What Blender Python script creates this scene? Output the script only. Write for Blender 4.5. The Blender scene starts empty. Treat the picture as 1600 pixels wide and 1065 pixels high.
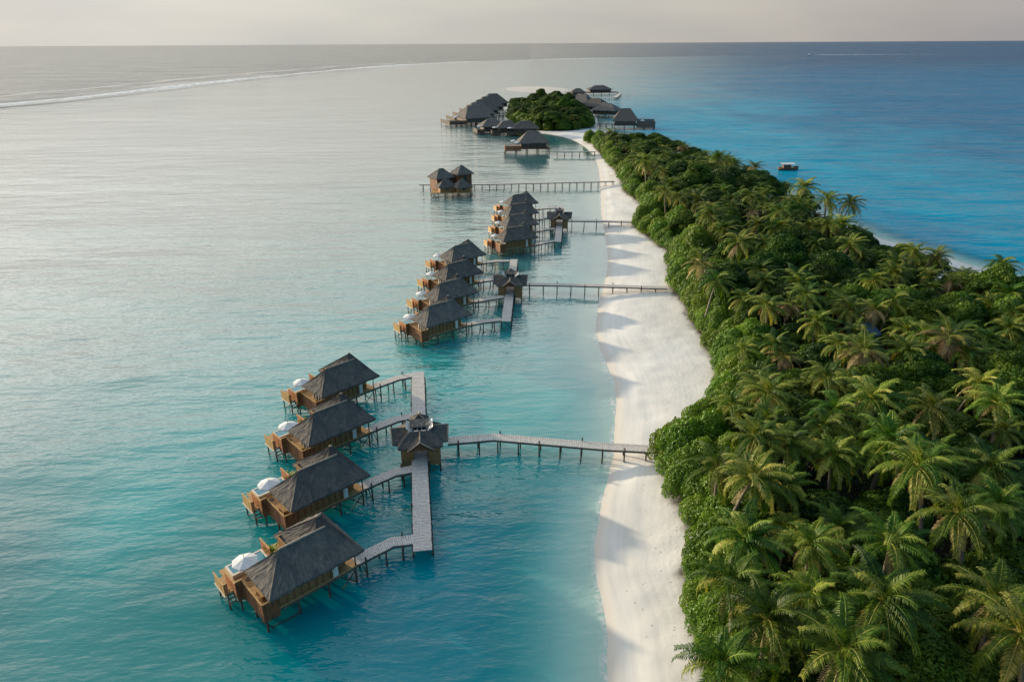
import bpy, math, random
import numpy as np
from mathutils import Vector, Matrix, Euler, noise as mnoise
random.seed(7); np.random.seed(7)
PI = math.pi
sc = bpy.context.scene
COL = sc.collection
R = math.radians

# ------------------------------------------------------------------ materials
def mat(name):
    m = bpy.data.materials.new(name); m.use_nodes = True
    nt = m.node_tree; nt.nodes.clear()
    out = nt.nodes.new('ShaderNodeOutputMaterial')
    return m, nt, out
def N(nt, t, **kw):
    n = nt.nodes.new(t)
    for k, v in kw.items():
        if k.startswith('i_'): n.inputs[k[2:].replace('_', ' ')].default_value = v
        else: setattr(n, k, v)
    return n
def ramp(nt, stops):
    n = nt.nodes.new('ShaderNodeValToRGB'); e = n.color_ramp.elements
    while len(e) < len(stops): e.new(0.5)
    for i, (p, c) in enumerate(stops):
        e[i].position = p; e[i].color = (c[0], c[1], c[2], 1)
    return n
def L(nt, a, b): nt.links.new(a, b)

def simple(name, c1, c2=None, scale=3.0, rough=0.7, bump=0.0, stretch=(1, 1, 1), coord='Object', spec=0.3, detail=5.0, rnd=0.0, contrast=(0.3, 0.7)):
    m, nt, out = mat(name)
    b = N(nt, 'ShaderNodeBsdfPrincipled'); b.inputs['Roughness'].default_value = rough
    b.inputs['Specular IOR Level'].default_value = spec
    tc = N(nt, 'ShaderNodeTexCoord'); mp = N(nt, 'ShaderNodeMapping'); mp.inputs['Scale'].default_value = stretch
    L(nt, tc.outputs[coord], mp.inputs['Vector'])
    nz = N(nt, 'ShaderNodeTexNoise'); nz.inputs['Scale'].default_value = scale; nz.inputs['Detail'].default_value = detail
    L(nt, mp.outputs[0], nz.inputs['Vector'])
    c2 = c2 or tuple(x * 0.7 for x in c1)
    rp = ramp(nt, [(contrast[0], c2), (contrast[1], c1)])
    L(nt, nz.outputs['Fac'], rp.inputs[0])
    src = rp.outputs[0]
    if rnd > 0:
        oi = N(nt, 'ShaderNodeObjectInfo'); hs = N(nt, 'ShaderNodeHueSaturation')
        mr = N(nt, 'ShaderNodeMapRange'); mr.inputs['To Min'].default_value = 1 - rnd; mr.inputs['To Max'].default_value = 1 + rnd
        L(nt, oi.outputs['Random'], mr.inputs[0]); L(nt, mr.outputs[0], hs.inputs['Value']); L(nt, src, hs.inputs['Color']); src = hs.outputs[0]
    L(nt, src, b.inputs['Base Color'])
    if bump:
        bp = N(nt, 'ShaderNodeBump'); bp.inputs['Strength'].default_value = 0.8; bp.inputs['Distance'].default_value = bump
        L(nt, nz.outputs['Fac'], bp.inputs['Height']); L(nt, bp.outputs[0], b.inputs['Normal'])
    L(nt, b.outputs[0], out.inputs[0])
    return m

def thatch_mat():
    m, nt, out = mat('thatch')
    b = N(nt, 'ShaderNodeBsdfPrincipled'); b.inputs['Roughness'].default_value = 0.9; b.inputs['Specular IOR Level'].default_value = 0.15
    uv = N(nt, 'ShaderNodeTexCoord')
    mp = N(nt, 'ShaderNodeMapping'); mp.inputs['Scale'].default_value = (11.0, 1.3, 1)
    L(nt, uv.outputs['UV'], mp.inputs[0])
    n1 = N(nt, 'ShaderNodeTexNoise', i_Scale=1.0, i_Detail=7.0, i_Roughness=0.75, i_Distortion=0.35); L(nt, mp.outputs[0], n1.inputs['Vector'])
    n2 = N(nt, 'ShaderNodeTexNoise', i_Scale=0.9, i_Detail=4.0); L(nt, uv.outputs['Object'], n2.inputs['Vector'])
    r1 = ramp(nt, [(0.32, (0.066, 0.061, 0.058)), (0.5, (0.135, 0.125, 0.118)), (0.7, (0.25, 0.225, 0.20))])
    L(nt, n1.outputs['Fac'], r1.inputs[0])
    r2 = ramp(nt, [(0.35, (0.76, 0.77, 0.80)), (0.65, (1.12, 1.08, 1.02))]); L(nt, n2.outputs['Fac'], r2.inputs[0])
    mx = N(nt, 'ShaderNodeMix', data_type='RGBA', blend_type='MULTIPLY'); mx.inputs[0].default_value = 1.0
    L(nt, r1.outputs[0], mx.inputs[6]); L(nt, r2.outputs[0], mx.inputs[7])
    oi = N(nt, 'ShaderNodeObjectInfo'); hs = N(nt, 'ShaderNodeHueSaturation'); mr = N(nt, 'ShaderNodeMapRange')
    mr.inputs['To Min'].default_value = 0.85; mr.inputs['To Max'].default_value = 1.15
    L(nt, oi.outputs['Random'], mr.inputs[0]); L(nt, mr.outputs[0], hs.inputs['Value']); L(nt, mx.outputs[2], hs.inputs['Color'])
    L(nt, hs.outputs[0], b.inputs['Base Color'])
    wv = N(nt, 'ShaderNodeTexWave', wave_type='BANDS', bands_direction='Y', wave_profile='SAW', i_Scale=0.55, i_Distortion=1.6, i_Detail=3.0); wv.inputs['Detail Scale'].default_value = 3.0
    L(nt, uv.outputs['UV'], wv.inputs['Vector'])
    ws = N(nt, 'ShaderNodeMath', operation='MULTIPLY_ADD'); ws.inputs[1].default_value = 0.35; L(nt, wv.outputs['Fac'], ws.inputs[0]); L(nt, n1.outputs['Fac'], ws.inputs[2])
    bp = N(nt, 'ShaderNodeBump', i_Strength=1.0, i_Distance=0.14)
    L(nt, ws.outputs[0], bp.inputs['Height']); L(nt, bp.outputs[0], b.inputs['Normal'])
    L(nt, b.outputs[0], out.inputs[0])
    return m

def leaf_mat(name, cols, trans=0.35, rough=0.5, objvar=0.25, spec=0.35):
    m, nt, out = mat(name)
    g = N(nt, 'ShaderNodeNewGeometry')
    rp = ramp(nt, cols); ta = N(nt, 'ShaderNodeAttribute', attribute_name='tone')
    tm_ = N(nt, 'ShaderNodeMath', operation='MULTIPLY'); tm_.inputs[1].default_value = 0.30; L(nt, g.outputs['Random Per Island'], tm_.inputs[0])
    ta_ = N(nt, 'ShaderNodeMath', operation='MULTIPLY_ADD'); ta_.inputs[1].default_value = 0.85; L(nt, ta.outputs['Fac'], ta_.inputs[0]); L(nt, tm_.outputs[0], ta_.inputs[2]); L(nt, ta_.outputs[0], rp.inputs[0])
    oi = N(nt, 'ShaderNodeObjectInfo'); hs = N(nt, 'ShaderNodeHueSaturation')
    mr = N(nt, 'ShaderNodeMapRange'); mr.inputs['To Min'].default_value = 1 - objvar; mr.inputs['To Max'].default_value = 1 + objvar
    L(nt, oi.outputs['Random'], mr.inputs[0]); L(nt, mr.outputs[0], hs.inputs['Value'])
    mh = N(nt, 'ShaderNodeMath', operation='MULTIPLY'); mh.inputs[1].default_value = 7.31; L(nt, oi.outputs['Random'], mh.inputs[0])
    mf = N(nt, 'ShaderNodeMath', operation='FRACT'); L(nt, mh.outputs[0], mf.inputs[0])
    mr2 = N(nt, 'ShaderNodeMapRange'); mr2.inputs['To Min'].default_value = 0.485; mr2.inputs['To Max'].default_value = 0.518
    L(nt, mf.outputs[0], mr2.inputs[0]); L(nt, mr2.outputs[0], hs.inputs['Hue'])
    L(nt, rp.outputs[0], hs.inputs['Color'])
    b = N(nt, 'ShaderNodeBsdfPrincipled'); b.inputs['Roughness'].default_value = rough; b.inputs['Specular IOR Level'].default_value = spec
    L(nt, hs.outputs[0], b.inputs['Base Color'])
    t = N(nt, 'ShaderNodeBsdfTranslucent'); br = N(nt, 'ShaderNodeMix', data_type='RGBA', blend_type='MULTIPLY'); br.inputs[0].default_value = 1
    br.inputs[7].default_value = (1.3, 1.25, 0.6, 1); L(nt, hs.outputs[0], br.inputs[6]); L(nt, br.outputs[2], t.inputs[0])
    mx = N(nt, 'ShaderNodeMixShader'); mx.inputs[0].default_value = trans
    L(nt, b.outputs[0], mx.inputs[1]); L(nt, t.outputs[0], mx.inputs[2]); L(nt, mx.outputs[0], out.inputs[0])
    return m

MT = {}
MT['thatch'] = thatch_mat()
MT['ridge'] = simple('ridge_reed', (0.42, 0.34, 0.26), (0.25, 0.2, 0.15), 6, 0.8, 0.02)
MT['bamboo'] = simple('bamboo_wall', (0.36, 0.21, 0.085), (0.17, 0.085, 0.032), 2.2, 0.6, 0.01, (1, 1, 5))
MT['timber'] = simple('brown_timber', (0.25, 0.105, 0.045), (0.11, 0.045, 0.022), 3.0, 0.6, 0.01, (1, 1, .3))
MT['screen'] = simple('orange_timber', (0.50, 0.215, 0.10), (0.33, 0.13, 0.06), 3.0, 0.6, 0.01, (1, 1, .3))
MT['golden'] = simple('golden_timber', (0.55, 0.34, 0.13), (0.36, 0.2, 0.07), 3.0, 0.6, 0.01, (1, 1, .5))
MT['deckw'] = simple('deck_timber', (0.50, 0.31, 0.14), (0.33, 0.19, 0.08), 2.0, 0.65, 0.01, (1, 6, 1))
MT['grey'] = simple('weathered_planks', (0.60, 0.555, 0.52), (0.37, 0.34, 0.325), 1.4, 0.75, 0.01, (2.5, 2.5, 1), rnd=0.05)
MT['post'] = simple('dark_post', (0.10, 0.07, 0.05), (0.045, 0.034, 0.028), 4, 0.7, 0.01)
MT['beam'] = simple('grey_beam', (0.16, 0.125, 0.10), (0.08, 0.062, 0.05), 4, 0.7, 0.01)
MT['white'] = simple('white_fabric', (0.66, 0.65, 0.64), (0.56, 0.56, 0.57), 2, 0.8)
MT['paint'] = simple('white_paint', (0.72, 0.71, 0.68), (0.6, 0.6, 0.58), 2, 0.5)
MT['stone'] = simple('cream_stone', (0.70, 0.64, 0.54), (0.55, 0.5, 0.42), 3, 0.6)
MT['trunk'] = simple('palm_bark', (0.30, 0.25, 0.20), (0.15, 0.12, 0.09), 6, 0.9, 0.02, (1, 1, 3), rnd=0.2)
MT['bark'] = simple('dark_bark', (0.14, 0.105, 0.075), (0.07, 0.05, 0.035), 5, 0.9, 0.02)
MT['litter'] = simple('dry_leaves', (0.10, 0.065, 0.04), (0.04, 0.028, 0.02), 5, 0.9)
MT['hull'] = simple('boat_hull', (0.22, 0.13, 0.08), (0.10, 0.06, 0.04), 3, 0.5)
MT['tarp'] = simple('blue_grey_roof', (0.13, 0.21, 0.32), (0.09, 0.15, 0.24), 2, 0.5)
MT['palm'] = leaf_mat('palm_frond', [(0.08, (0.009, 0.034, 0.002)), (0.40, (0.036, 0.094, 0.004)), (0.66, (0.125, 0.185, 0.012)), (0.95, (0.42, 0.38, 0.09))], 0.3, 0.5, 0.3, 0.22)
MT['dry'] = leaf_mat('dry_frond', [(0.0, (0.20, 0.14, 0.06)), (0.5, (0.32, 0.24, 0.10)), (0.97, (0.48, 0.36, 0.18))], 0.25, 0.6, 0.2)
MT['leafA'] = leaf_mat('dark_leaf', [(0.0, (0.010, 0.032, 0.003)), (0.5, (0.036, 0.086, 0.006)), (0.97, (0.135, 0.195, 0.018))], 0.25, 0.5, 0.3, 0.25)
MT['leafB'] = leaf_mat('olive_leaf', [(0.0, (0.026, 0.058, 0.005)), (0.5, (0.068, 0.130, 0.010)), (0.97, (0.17, 0.22, 0.03))], 0.25, 0.5, 0.3, 0.2)
MT['shrub'] = leaf_mat('bright_leaf', [(0.0, (0.055, 0.115, 0.006)), (0.5, (0.115, 0.205, 0.010)), (0.97, (0.23, 0.32, 0.03))], 0.3, 0.45, 0.18, 0.4)
MT['under'] = leaf_mat('undergrowth_leaf', [(0.0, (0.008, 0.02, 0.003)), (0.5, (0.018, 0.042, 0.005)), (0.97, (0.05, 0.09, 0.014))], 0.2, 0.55, 0.0)  # greens darkened to put the forest shade into the leaf colour
def glass_mat(name, col, rough):
    m, nt, out = mat(name); b = N(nt, 'ShaderNodeBsdfPrincipled'); b.inputs['Base Color'].default_value = (*col, 1)
    b.inputs['Roughness'].default_value = rough; b.inputs['Specular IOR Level'].default_value = 0.6
    L(nt, b.outputs[0], out.inputs[0]); return m
MT['glass'] = glass_mat('dark_glass', (0.02, 0.03, 0.035), 0.08)
MT['pool'] = glass_mat('pool_water', (0.03, 0.21, 0.30), 0.05)

# ------------------------------------------------------------------ mesh helpers
class MB:
    def __init__(s): s.v = []; s.f = []; s.uv = None; s.tone = None
    def box(s, x0, x1, y0, y1, z0, z1):
        b = len(s.v)
        s.v += [(x0,y0,z0),(x1,y0,z0),(x1,y1,z0),(x0,y1,z0),(x0,y0,z1),(x1,y0,z1),(x1,y1,z1),(x0,y1,z1)]
        s.f += [(b,b+3,b+2,b+1),(b+4,b+5,b+6,b+7),(b,b+1,b+5,b+4),(b+1,b+2,b+6,b+5),(b+2,b+3,b+7,b+6),(b+3,b,b+4,b+7)]
        return s
    def bar(s, a, c, w, h):      # oriented rectangular bar from a to c, width w (horizontal), height h
        a = Vector(a); c = Vector(c); d = (c-a); d.normalize()
        up = Vector((0,0,1)) if abs(d.z) < 0.95 else Vector((0,1,0))
        r = d.cross(up).normalized(); u = r.cross(d).normalized()
        b = len(s.v)
        for p in (a, c):
            for i, j in ((-1,-1),(1,-1),(1,1),(-1,1)): s.v.append(tuple(p + r*(i*w/2) + u*(j*h/2)))
        s.f += [(b+3,b+2,b+1,b),(b+4,b+5,b+6,b+7),(b,b+1,b+5,b+4),(b+1,b+2,b+6,b+5),(b+2,b+3,b+7,b+6),(b+3,b,b+4,b+7)]
        return s
    def tube(s, pts, rads, n=7):
        b0 = len(s.v)
        for i, p in enumerate(pts):
            p = Vector(p)
            q = Vector(pts[min(i+1, len(pts)-1)]) - Vector(pts[max(i-1, 0)]); q.normalize()
            t = Vector((1,0,0)) if abs(q.x) < 0.9 else Vector((0,1,0))
            r = q.cross(t).normalized(); u = q.cross(r).normalized()
            for k in range(n):
                a = 2*PI*k/n; s.v.append(tuple(p + (r*math.cos(a) + u*math.sin(a))*rads[i]))
        for i in range(len(pts)-1):
            for k in range(n):
                k2 = (k+1) % n
                s.f.append((b0+i*n+k, b0+i*n+k2, b0+(i+1)*n+k2, b0+(i+1)*n+k))
        s.f.append(tuple(b0+k for k in range(n))[::-1]); s.f.append(tuple(b0+(len(pts)-1)*n+k for k in range(n)))
        return s
    def quad(s, a, b, c, d):
        i = len(s.v); s.v += [tuple(a),tuple(b),tuple(c),tuple(d)]; s.f.append((i,i+1,i+2,i+3)); return s
    def tri(s, a, b, c):
        i = len(s.v); s.v += [tuple(a),tuple(b),tuple(c)]; s.f.append((i,i+1,i+2)); return s
    def mesh(s, name, m, smooth=False):
        me = bpy.data.meshes.new(name); me.from_pydata(s.v, [], s.f)
        if s.uv:
            ul = me.uv_layers.new(name='UVMap')
            ul.data.foreach_set('uv', [c for uv in s.uv for c in uv])
        if s.tone: a = me.attributes.new('tone', 'FLOAT', 'POINT'); a.data.foreach_set('value', s.tone)
        me.materials.append(m)
        if smooth: me.polygons.foreach_set('use_smooth', [True]*len(me.polygons))
        me.update(); return me
    def build(s, name, m, parent=None, smooth=False, loc=(0,0,0)):
        return put(name, s.mesh(name, m, smooth), parent, loc)
def put(name, me, parent=None, loc=(0,0,0), rot=(0,0,0)):
    o = bpy.data.objects.new(name, me); COL.objects.link(o); o.location = loc; o.rotation_euler = rot
    if parent: o.parent = parent
    return o
def tag(o, label=None, cat=None, group=None, kind=None):
    if label: o['label'] = label
    if cat: o['category'] = cat
    if group: o['group'] = group
    if kind: o['kind'] = kind
    return o
def empty(name, loc, rz, label, cat, group=None):
    o = bpy.data.objects.new(name, None); COL.objects.link(o); o.location = loc; o.rotation_euler = (0,0,rz)
    o.empty_display_size = 0.5
    return tag(o, label, cat, group)
def copy_tree(o, parent=None):
    c = o.copy(); COL.objects.link(c); c.parent = parent
    for ch in list(o.children): copy_tree(ch, c)
    return c
def place(proto, used, loc, rz, label, group, scale=1.0):
    o = proto if not used else copy_tree(proto)
    o.location = loc; o.rotation_euler = (0,0,rz); o.scale = (scale,)*3
    o['label'] = label; o['group'] = group
    return o

POSTS = {}
def post_mesh(h, r=0.09):
    k = (round(h,1), r)
    if k not in POSTS:
        m = MB(); m.tube([(0,0,-h),(0.01,0,-h*0.5),(0,0,0)], [r*1.1, r, r*0.95], 7)
        POSTS[k] = m.mesh('post', MT['post'], True)
    return POSTS[k]
def post(parent, x, y, top, bottom, r=0.09, name='post'):
    o = put(name, post_mesh(top-bottom, r), parent, (x,y,top), (0,0,random.uniform(0,6)))
    return o

# ------------------------------------------------------------------ shore geometry (world metres)
SHORE = [(7.5,-20),(7.6,20),(8.2,41.8),(8.7,47.7),(8.6,54.4),(9.1,59.3),(10.4,66),(12,71.1),(13.3,76.9),(15.4,88.9),(16.4,97.2),(16.1,106.9),(15.9,118),(18.6,135.6),(23.2,157.9),(25.9,180.8),(29.2,219.3),(37.1,290.4),(39.9,344.6),(36,390),(27,416.2),(14,434),(3,462),(-2.6,496),(-2,560),(8,625),(30,650),(56,640),(64,570),(60,495),(54,452),(62,430),(81.3,404.9),(88,355),(92,313),(96.5,260.3),(97.5,226.9),(98,210.3),(101,187),(106.5,173),(113,155),(124,120),(125,80),(122,-20)]
VEG = [(14,-20),(14.2,25),(15.4,41.3),(16.2,50.3),(16.6,53.8),(18.6,57.6),(18.7,64.1),(18.1,70.3),(18.5,74.6),(21.4,78.8),(27.2,86),(32,93.9),(33,103.1),(33.4,111),(33.2,118.4),(34,128.4),(33.8,140),(36.4,156),(39,166.7),(36.2,185.4),(34.8,196.2),(42.2,216.8),(40,247.6),(42.8,279.9),(42.4,312.1),(42.4,363.4),(44,385),(50,371),(67,343),(77,315),(84.5,290),(89.5,262),(90,240),(87.5,212),(85.5,190),(86,172),(88,156),(90,144),(93,135),(96,126),(101,113),(106,98),(110,80),(110,-20)]
VEG2 = [(26,430),(13,440),(3,466),(-1,500),(1,550),(10,590),(28,606),(42,596),(51,560),(54,500),(50,450),(38,430)]
def sdist(P, poly):
    """signed distance, negative inside"""
    poly = np.array(poly, float); A = poly; B = np.roll(poly, -1, axis=0)
    P = np.asarray(P, float); d2 = np.full(len(P), 1e18); ins = np.zeros(len(P), bool)
    for a, b in zip(A, B):
        ab = b-a; ap = P-a
        t = np.clip((ap@ab)/(ab@ab), 0, 1); q = ap - t[:,None]*ab
        d2 = np.minimum(d2, (q*q).sum(1))
        c = (a[1] > P[:,1]) != (b[1] > P[:,1])
        with np.errstate(divide='ignore', invalid='ignore'):
            xi = (b[0]-a[0])*(P[:,1]-a[1])/((b[1]-a[1]) if b[1] != a[1] else 1e-9) + a[0]
        ins ^= c & (P[:,0] < xi)
    d = np.sqrt(d2); return np.where(ins, -d, d)
def sstep(a, b, x):
    t = np.clip((x-a)/(b-a), 0, 1); return t*t*(3-2*t)
def fbm(x, y, s, seed=0):
    # cheap smooth pseudo-noise from sines, about -1..1
    r = np.random.RandomState(seed); v = np.zeros_like(x, dtype=float)
    for k in range(7):
        a = r.uniform(0, 2*PI); f = (2*PI/s)*r.uniform(0.5, 2.2); p = r.uniform(0, 6.3)
        v += np.sin((x*math.cos(a)+y*math.sin(a))*f + p + 1.3*np.sin((x*math.sin(a)-y*math.cos(a))*f*0.6+p*2))
    return v/4.0
def smooth_poly(p, n=4):
    out = []; m = len(p)
    for i in range(m):
        p0, p1, p2, p3 = [np.array(p[(i+k-1) % m], float) for k in range(4)]
        for j in range(n):
            t = j/n
            out.append(tuple(0.5*((2*p1)+(-p0+p2)*t+(2*p0-5*p1+4*p2-p3)*t*t+(-p0+3*p1-3*p2+p3)*t**3)))
    return out
SHORE = smooth_poly(SHORE, 3)

# ground: island, beach and seabed as one sheet
def land_height(x, y):
    P = np.stack([x, y], 1); d = sdist(P, SHORE)
    d = d + 0.16*fbm(x, y, 14, 1)
    inl = -d
    z = np.where(inl > 0, 1.35*(1-np.exp(-inl/7.0)), np.maximum(inl*0.11, -2.6))
    z = z + np.where(inl > 1.0, 0.05*fbm(x, y, 6, 2) + 0.09*fbm(x, y, 17, 3), 0)*sstep(1, 4, inl)
    # small swash ridge along the waterline
    z = z + 0.07*np.exp(-((inl-0.9)/0.5)**2) + 0.05*np.exp(-((inl-3.4-0.8*fbm(x, y, 30, 8))/0.4)**2)
    return z, d
def ground():
    ys = [-20.0]
    while ys[-1] < 1000: ys.append(ys[-1] + max(0.55, ys[-1]*0.0085))
    ys = np.array(ys); xs = np.concatenate([np.arange(-70, -10, 6), np.arange(-10, 46, 0.6), np.arange(46, 160, 3)])
    X, Y = np.meshgrid(xs, ys); x = X.ravel(); y = Y.ravel()
    z, d = land_height(x, y)
    # the sandbar beyond the small island
    e = ((x-30)/36)**2 + ((y-862+0.25*x)/56)**2
    z = np.maximum(z, np.where(e < 1.6, 0.5*(1-e), -2.6))
    nx, ny = len(xs), len(ys)
    P = np.stack([x, y], 1); dv = np.minimum(sdist(P, VEG), sdist(P, VEG2))
    me = bpy.data.meshes.new('beach')
    me.vertices.add(nx*ny); me.vertices.foreach_set('co', np.stack([x, y, z], 1).ravel())
    i = (np.arange(ny-1)[:,None]*nx + np.arange(nx-1)[None]).ravel()
    F = np.stack([i, i+1, i+nx+1, i+nx], 1)
    me.loops.add(F.size); me.loops.foreach_set('vertex_index', F.ravel())
    me.polygons.add(len(F)); me.polygons.foreach_set('loop_start', np.arange(0, F.size, 4)); me.polygons.foreach_set('loop_total', np.full(len(F), 4))
    me.polygons.foreach_set('use_smooth', np.ones(len(F), bool)); me.update()
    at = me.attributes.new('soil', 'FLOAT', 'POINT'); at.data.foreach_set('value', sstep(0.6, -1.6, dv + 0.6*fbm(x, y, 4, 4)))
    at = me.attributes.new('shore', 'FLOAT', 'POINT'); at.data.foreach_set('value', -d)
    m, nt, out = mat('sand')
    b = N(nt, 'ShaderNodeBsdfPrincipled'); b.inputs['Roughness'].default_value = 0.85; b.inputs['Specular IOR Level'].default_value = 0.2
    tc = N(nt, 'ShaderNodeTexCoord')
    n1 = N(nt, 'ShaderNodeTexNoise', i_Scale=0.12, i_Detail=5.0); L(nt, tc.outputs['Object'], n1.inputs['Vector'])
    r1 = ramp(nt, [(0.35, (0.61, 0.59, 0.56)), (0.65, (0.70, 0.68, 0.65))]); L(nt, n1.outputs['Fac'], r1.inputs[0])
    # long tide lines run along the shore
    sh = N(nt, 'ShaderNodeAttribute', attribute_name='shore')
    cx = N(nt, 'ShaderNodeCombineXYZ'); sp = N(nt, 'ShaderNodeSeparateXYZ'); L(nt, tc.outputs['Object'], sp.inputs[0])
    my = N(nt, 'ShaderNodeMath', operation='MULTIPLY'); my.inputs[1].default_value = 0.05; L(nt, sp.outputs['Y'], my.inputs[0])
    ms = N(nt, 'ShaderNodeMath', operation='MULTIPLY'); ms.inputs[1].default_value = 1.5; L(nt, sh.outputs['Fac'], ms.inputs[0])
    L(nt, ms.outputs[0], cx.inputs[0]); L(nt, my.outputs[0], cx.inputs[1])
    n2 = N(nt, 'ShaderNodeTexNoise', i_Scale=1.2, i_Detail=4.0); L(nt, cx.outputs[0], n2.inputs['Vector'])
    r2 = ramp(nt, [(0.36, (0.94, 0.937, 0.935)), (0.56, (1, 1, 1))]); L(nt, n2.outputs['Fac'], r2.inputs[0])
    mx = N(nt, 'ShaderNodeMix', data_type='RGBA', blend_type='MULTIPLY'); mx.inputs[0].default_value = 1
    L(nt, r1.outputs[0], mx.inputs[6]); L(nt, r2.outputs[0], mx.inputs[7])
    # wet sand close to the waterline
    wr = N(nt, 'ShaderNodeMapRange'); wr.inputs['From Min'].default_value = 0.15; wr.inputs['From Max'].default_value = 1.6
    L(nt, sh.outputs['Fac'], wr.inputs[0])
    wet = N(nt, 'ShaderNodeMix', data_type='RGBA'); wet.inputs[6].default_value = (0.56, 0.515, 0.46, 1)
    L(nt, wr.outputs[0], wet.inputs[0]); L(nt, mx.outputs[2], wet.inputs[7])
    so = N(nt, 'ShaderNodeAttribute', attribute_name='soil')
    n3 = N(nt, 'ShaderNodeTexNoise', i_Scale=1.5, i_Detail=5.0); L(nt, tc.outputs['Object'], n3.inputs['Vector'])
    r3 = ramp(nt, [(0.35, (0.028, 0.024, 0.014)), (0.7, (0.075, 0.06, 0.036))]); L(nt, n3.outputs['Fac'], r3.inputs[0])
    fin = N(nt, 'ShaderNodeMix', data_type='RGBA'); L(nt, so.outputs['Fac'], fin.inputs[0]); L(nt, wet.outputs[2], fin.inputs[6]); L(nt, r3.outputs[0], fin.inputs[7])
    L(nt, fin.outputs[2], b.inputs['Base Color'])
    n4 = N(nt, 'ShaderNodeTexNoise', i_Scale=1.6, i_Detail=8.0, i_Roughness=0.65); L(nt, tc.outputs['Object'], n4.inputs['Vector'])
    dry = N(nt, 'ShaderNodeMapRange'); dry.inputs['From Min'].default_value = 3.0; dry.inputs['From Max'].default_value = 9.0; dry.inputs['To Min'].default_value = 0.2; dry.inputs['To Max'].default_value = 1.0
    L(nt, sh.outputs['Fac'], dry.inputs[0])
    bp = N(nt, 'ShaderNodeBump', i_Distance=0.07); L(nt, dry.outputs[0], bp.inputs['Strength']); L(nt, n4.outputs['Fac'], bp.inputs['Height']); L(nt, bp.outputs[0], b.inputs['Normal'])
    L(nt, b.outputs[0], out.inputs[0])
    me.materials.append(m)
    tag(put('beach', me), 'white sand island with its beach and sandy seabed', kind='structure')
ground()

# ------------------------------------------------------------------ water
def water_cols(x, y):
    P = np.stack([x, y], 1); r = np.hypot(x, y)
    near = r < 1800
    d = np.full(len(x), 1800.0); d[near] = sdist(P[near], SHORE)
    d = d + 0.45*fbm(x, y, 16, 5)
    e = ((x-30)/36)**2 + ((y-862+0.25*x)/56)**2
    dsb = (np.sqrt(e)-1)*50
    cx = 60.0
    en = sstep(-10, 30, x-cx); ef_ = sstep(-0.06, 0.42, x/np.maximum(y, 1.0)); tf = sstep(430, 800, y)
    east = en*(1-tf) + ef_*tf
    def mixc(a, b, t): return a + (b-a)*t[:,None]
    C = lambda *c: np.array(c, float)[None]
    # lagoon side
    shallow = C(0.16, 0.62, 0.64); turq = C(0.008, 0.385, 0.385); blue = C(0.0, 0.235, 0.290); grn = C(0.0, 0.235, 0.238)
    pale = C(0.28, 0.325, 0.305)
    w = np.repeat(turq, len(x), 0)
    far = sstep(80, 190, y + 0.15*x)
    w = mixc(w, pale*0.75 + turq*0.25, far*0.65)  # far body greyed: silvery sky reflection put into the colour
    w = mixc(w, np.repeat(grn, len(x), 0), sstep(95, 60, y - 0.35*x + 8*fbm(x, y, 40, 6)))
    w = mixc(w, np.repeat(blue, len(x), 0), 0.95*sstep(78, 54, y + 4*fbm(x, y, 30, 7))*sstep(-26, -10, x)*sstep(5, 13, d))
    w = mixc(w, np.repeat(C(0.15, 0.235, 0.225), len(x), 0), 0.7*sstep(-18, -85, x + 6*fbm(x, y, 60, 12)))  # sheen of the sunward sky painted into the body as grey
    w = mixc(np.repeat(shallow, len(x), 0), w, sstep(1, 11 + 7*sstep(60, 130, y), d))
    # beyond the reef: open sea
    reef_x = -470 + 0.0*y
    beyond = sstep(0, 60, (y-660) - 0.31*np.maximum(x+467, 0)*4.2)
    beyond = np.where(x < 1e9, sstep(0, 120, y - reefy(x)), 0)
    w = mixc(w, np.repeat(C(0.11, 0.115, 0.10), len(x), 0), beyond)  # grey of the reflected sky put into the open sea colour
    # ocean side
    q = (x-106)/130 + 0.35*fbm(x, y, 170, 9) + 0.2*fbm(x, y*1.7, 60, 10)
    ea = mixc(np.repeat(C(0.0, 0.36, 0.52), len(x), 0), np.repeat(C(0.0, 0.18, 0.335), len(x), 0), sstep(-0.1, 1.6, q))
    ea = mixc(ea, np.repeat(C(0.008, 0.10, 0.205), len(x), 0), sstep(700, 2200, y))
    ea = mixc(np.repeat(C(0.22, 0.52, 0.60), len(x), 0), ea, sstep(0, 8, d))
    col = mixc(w, ea, east)
    col = mixc(np.repeat(C(0.30, 0.50, 0.52), len(x), 0), col, np.clip(sstep(0, 40, dsb), 0, 1))
    opac = sstep(-0.3, 10.5 + 3*sstep(60, 120, y), d)*0.97
    opac = np.minimum(opac, np.where(e < 4, sstep(0, 30, dsb), 1))
    wave = 0.70 + 0.75*east - 0.26*sstep(150, 400, y)*(1-east) - 0.3*sstep(10, 0, d)*(1-east)
    lee = sstep(60, 90, y)*sstep(-16, -2, x - 0.03*y)*(1-east)
    wave = wave - 0.38*lee + 0.8*beyond*(1-east)
    powr = 2.25 + 1.3*sstep(110, 45, y) + 3.6*east + 1.1*beyond*(1-east)
    rmax = 1 - 0.42*east*sstep(-200, 100, y) - 0.1*beyond*(1-east)
    wave = np.clip(wave, 0.10, 1.45)
    return col, opac, wave, powr, rmax, d
REEF = [(-1500,-300),(-900,160),(-640,420),(-467,660),(-446,783),(-437,1006),(-398,1312),(-313,1821),(-177,2094),(222,2506),(900,2850),(2500,3300),(6000,4000)]
def reefy(x):
    rx = np.array([p[0] for p in REEF]); ry = np.array([p[1] for p in REEF]); return np.interp(x, rx, ry)
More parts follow.
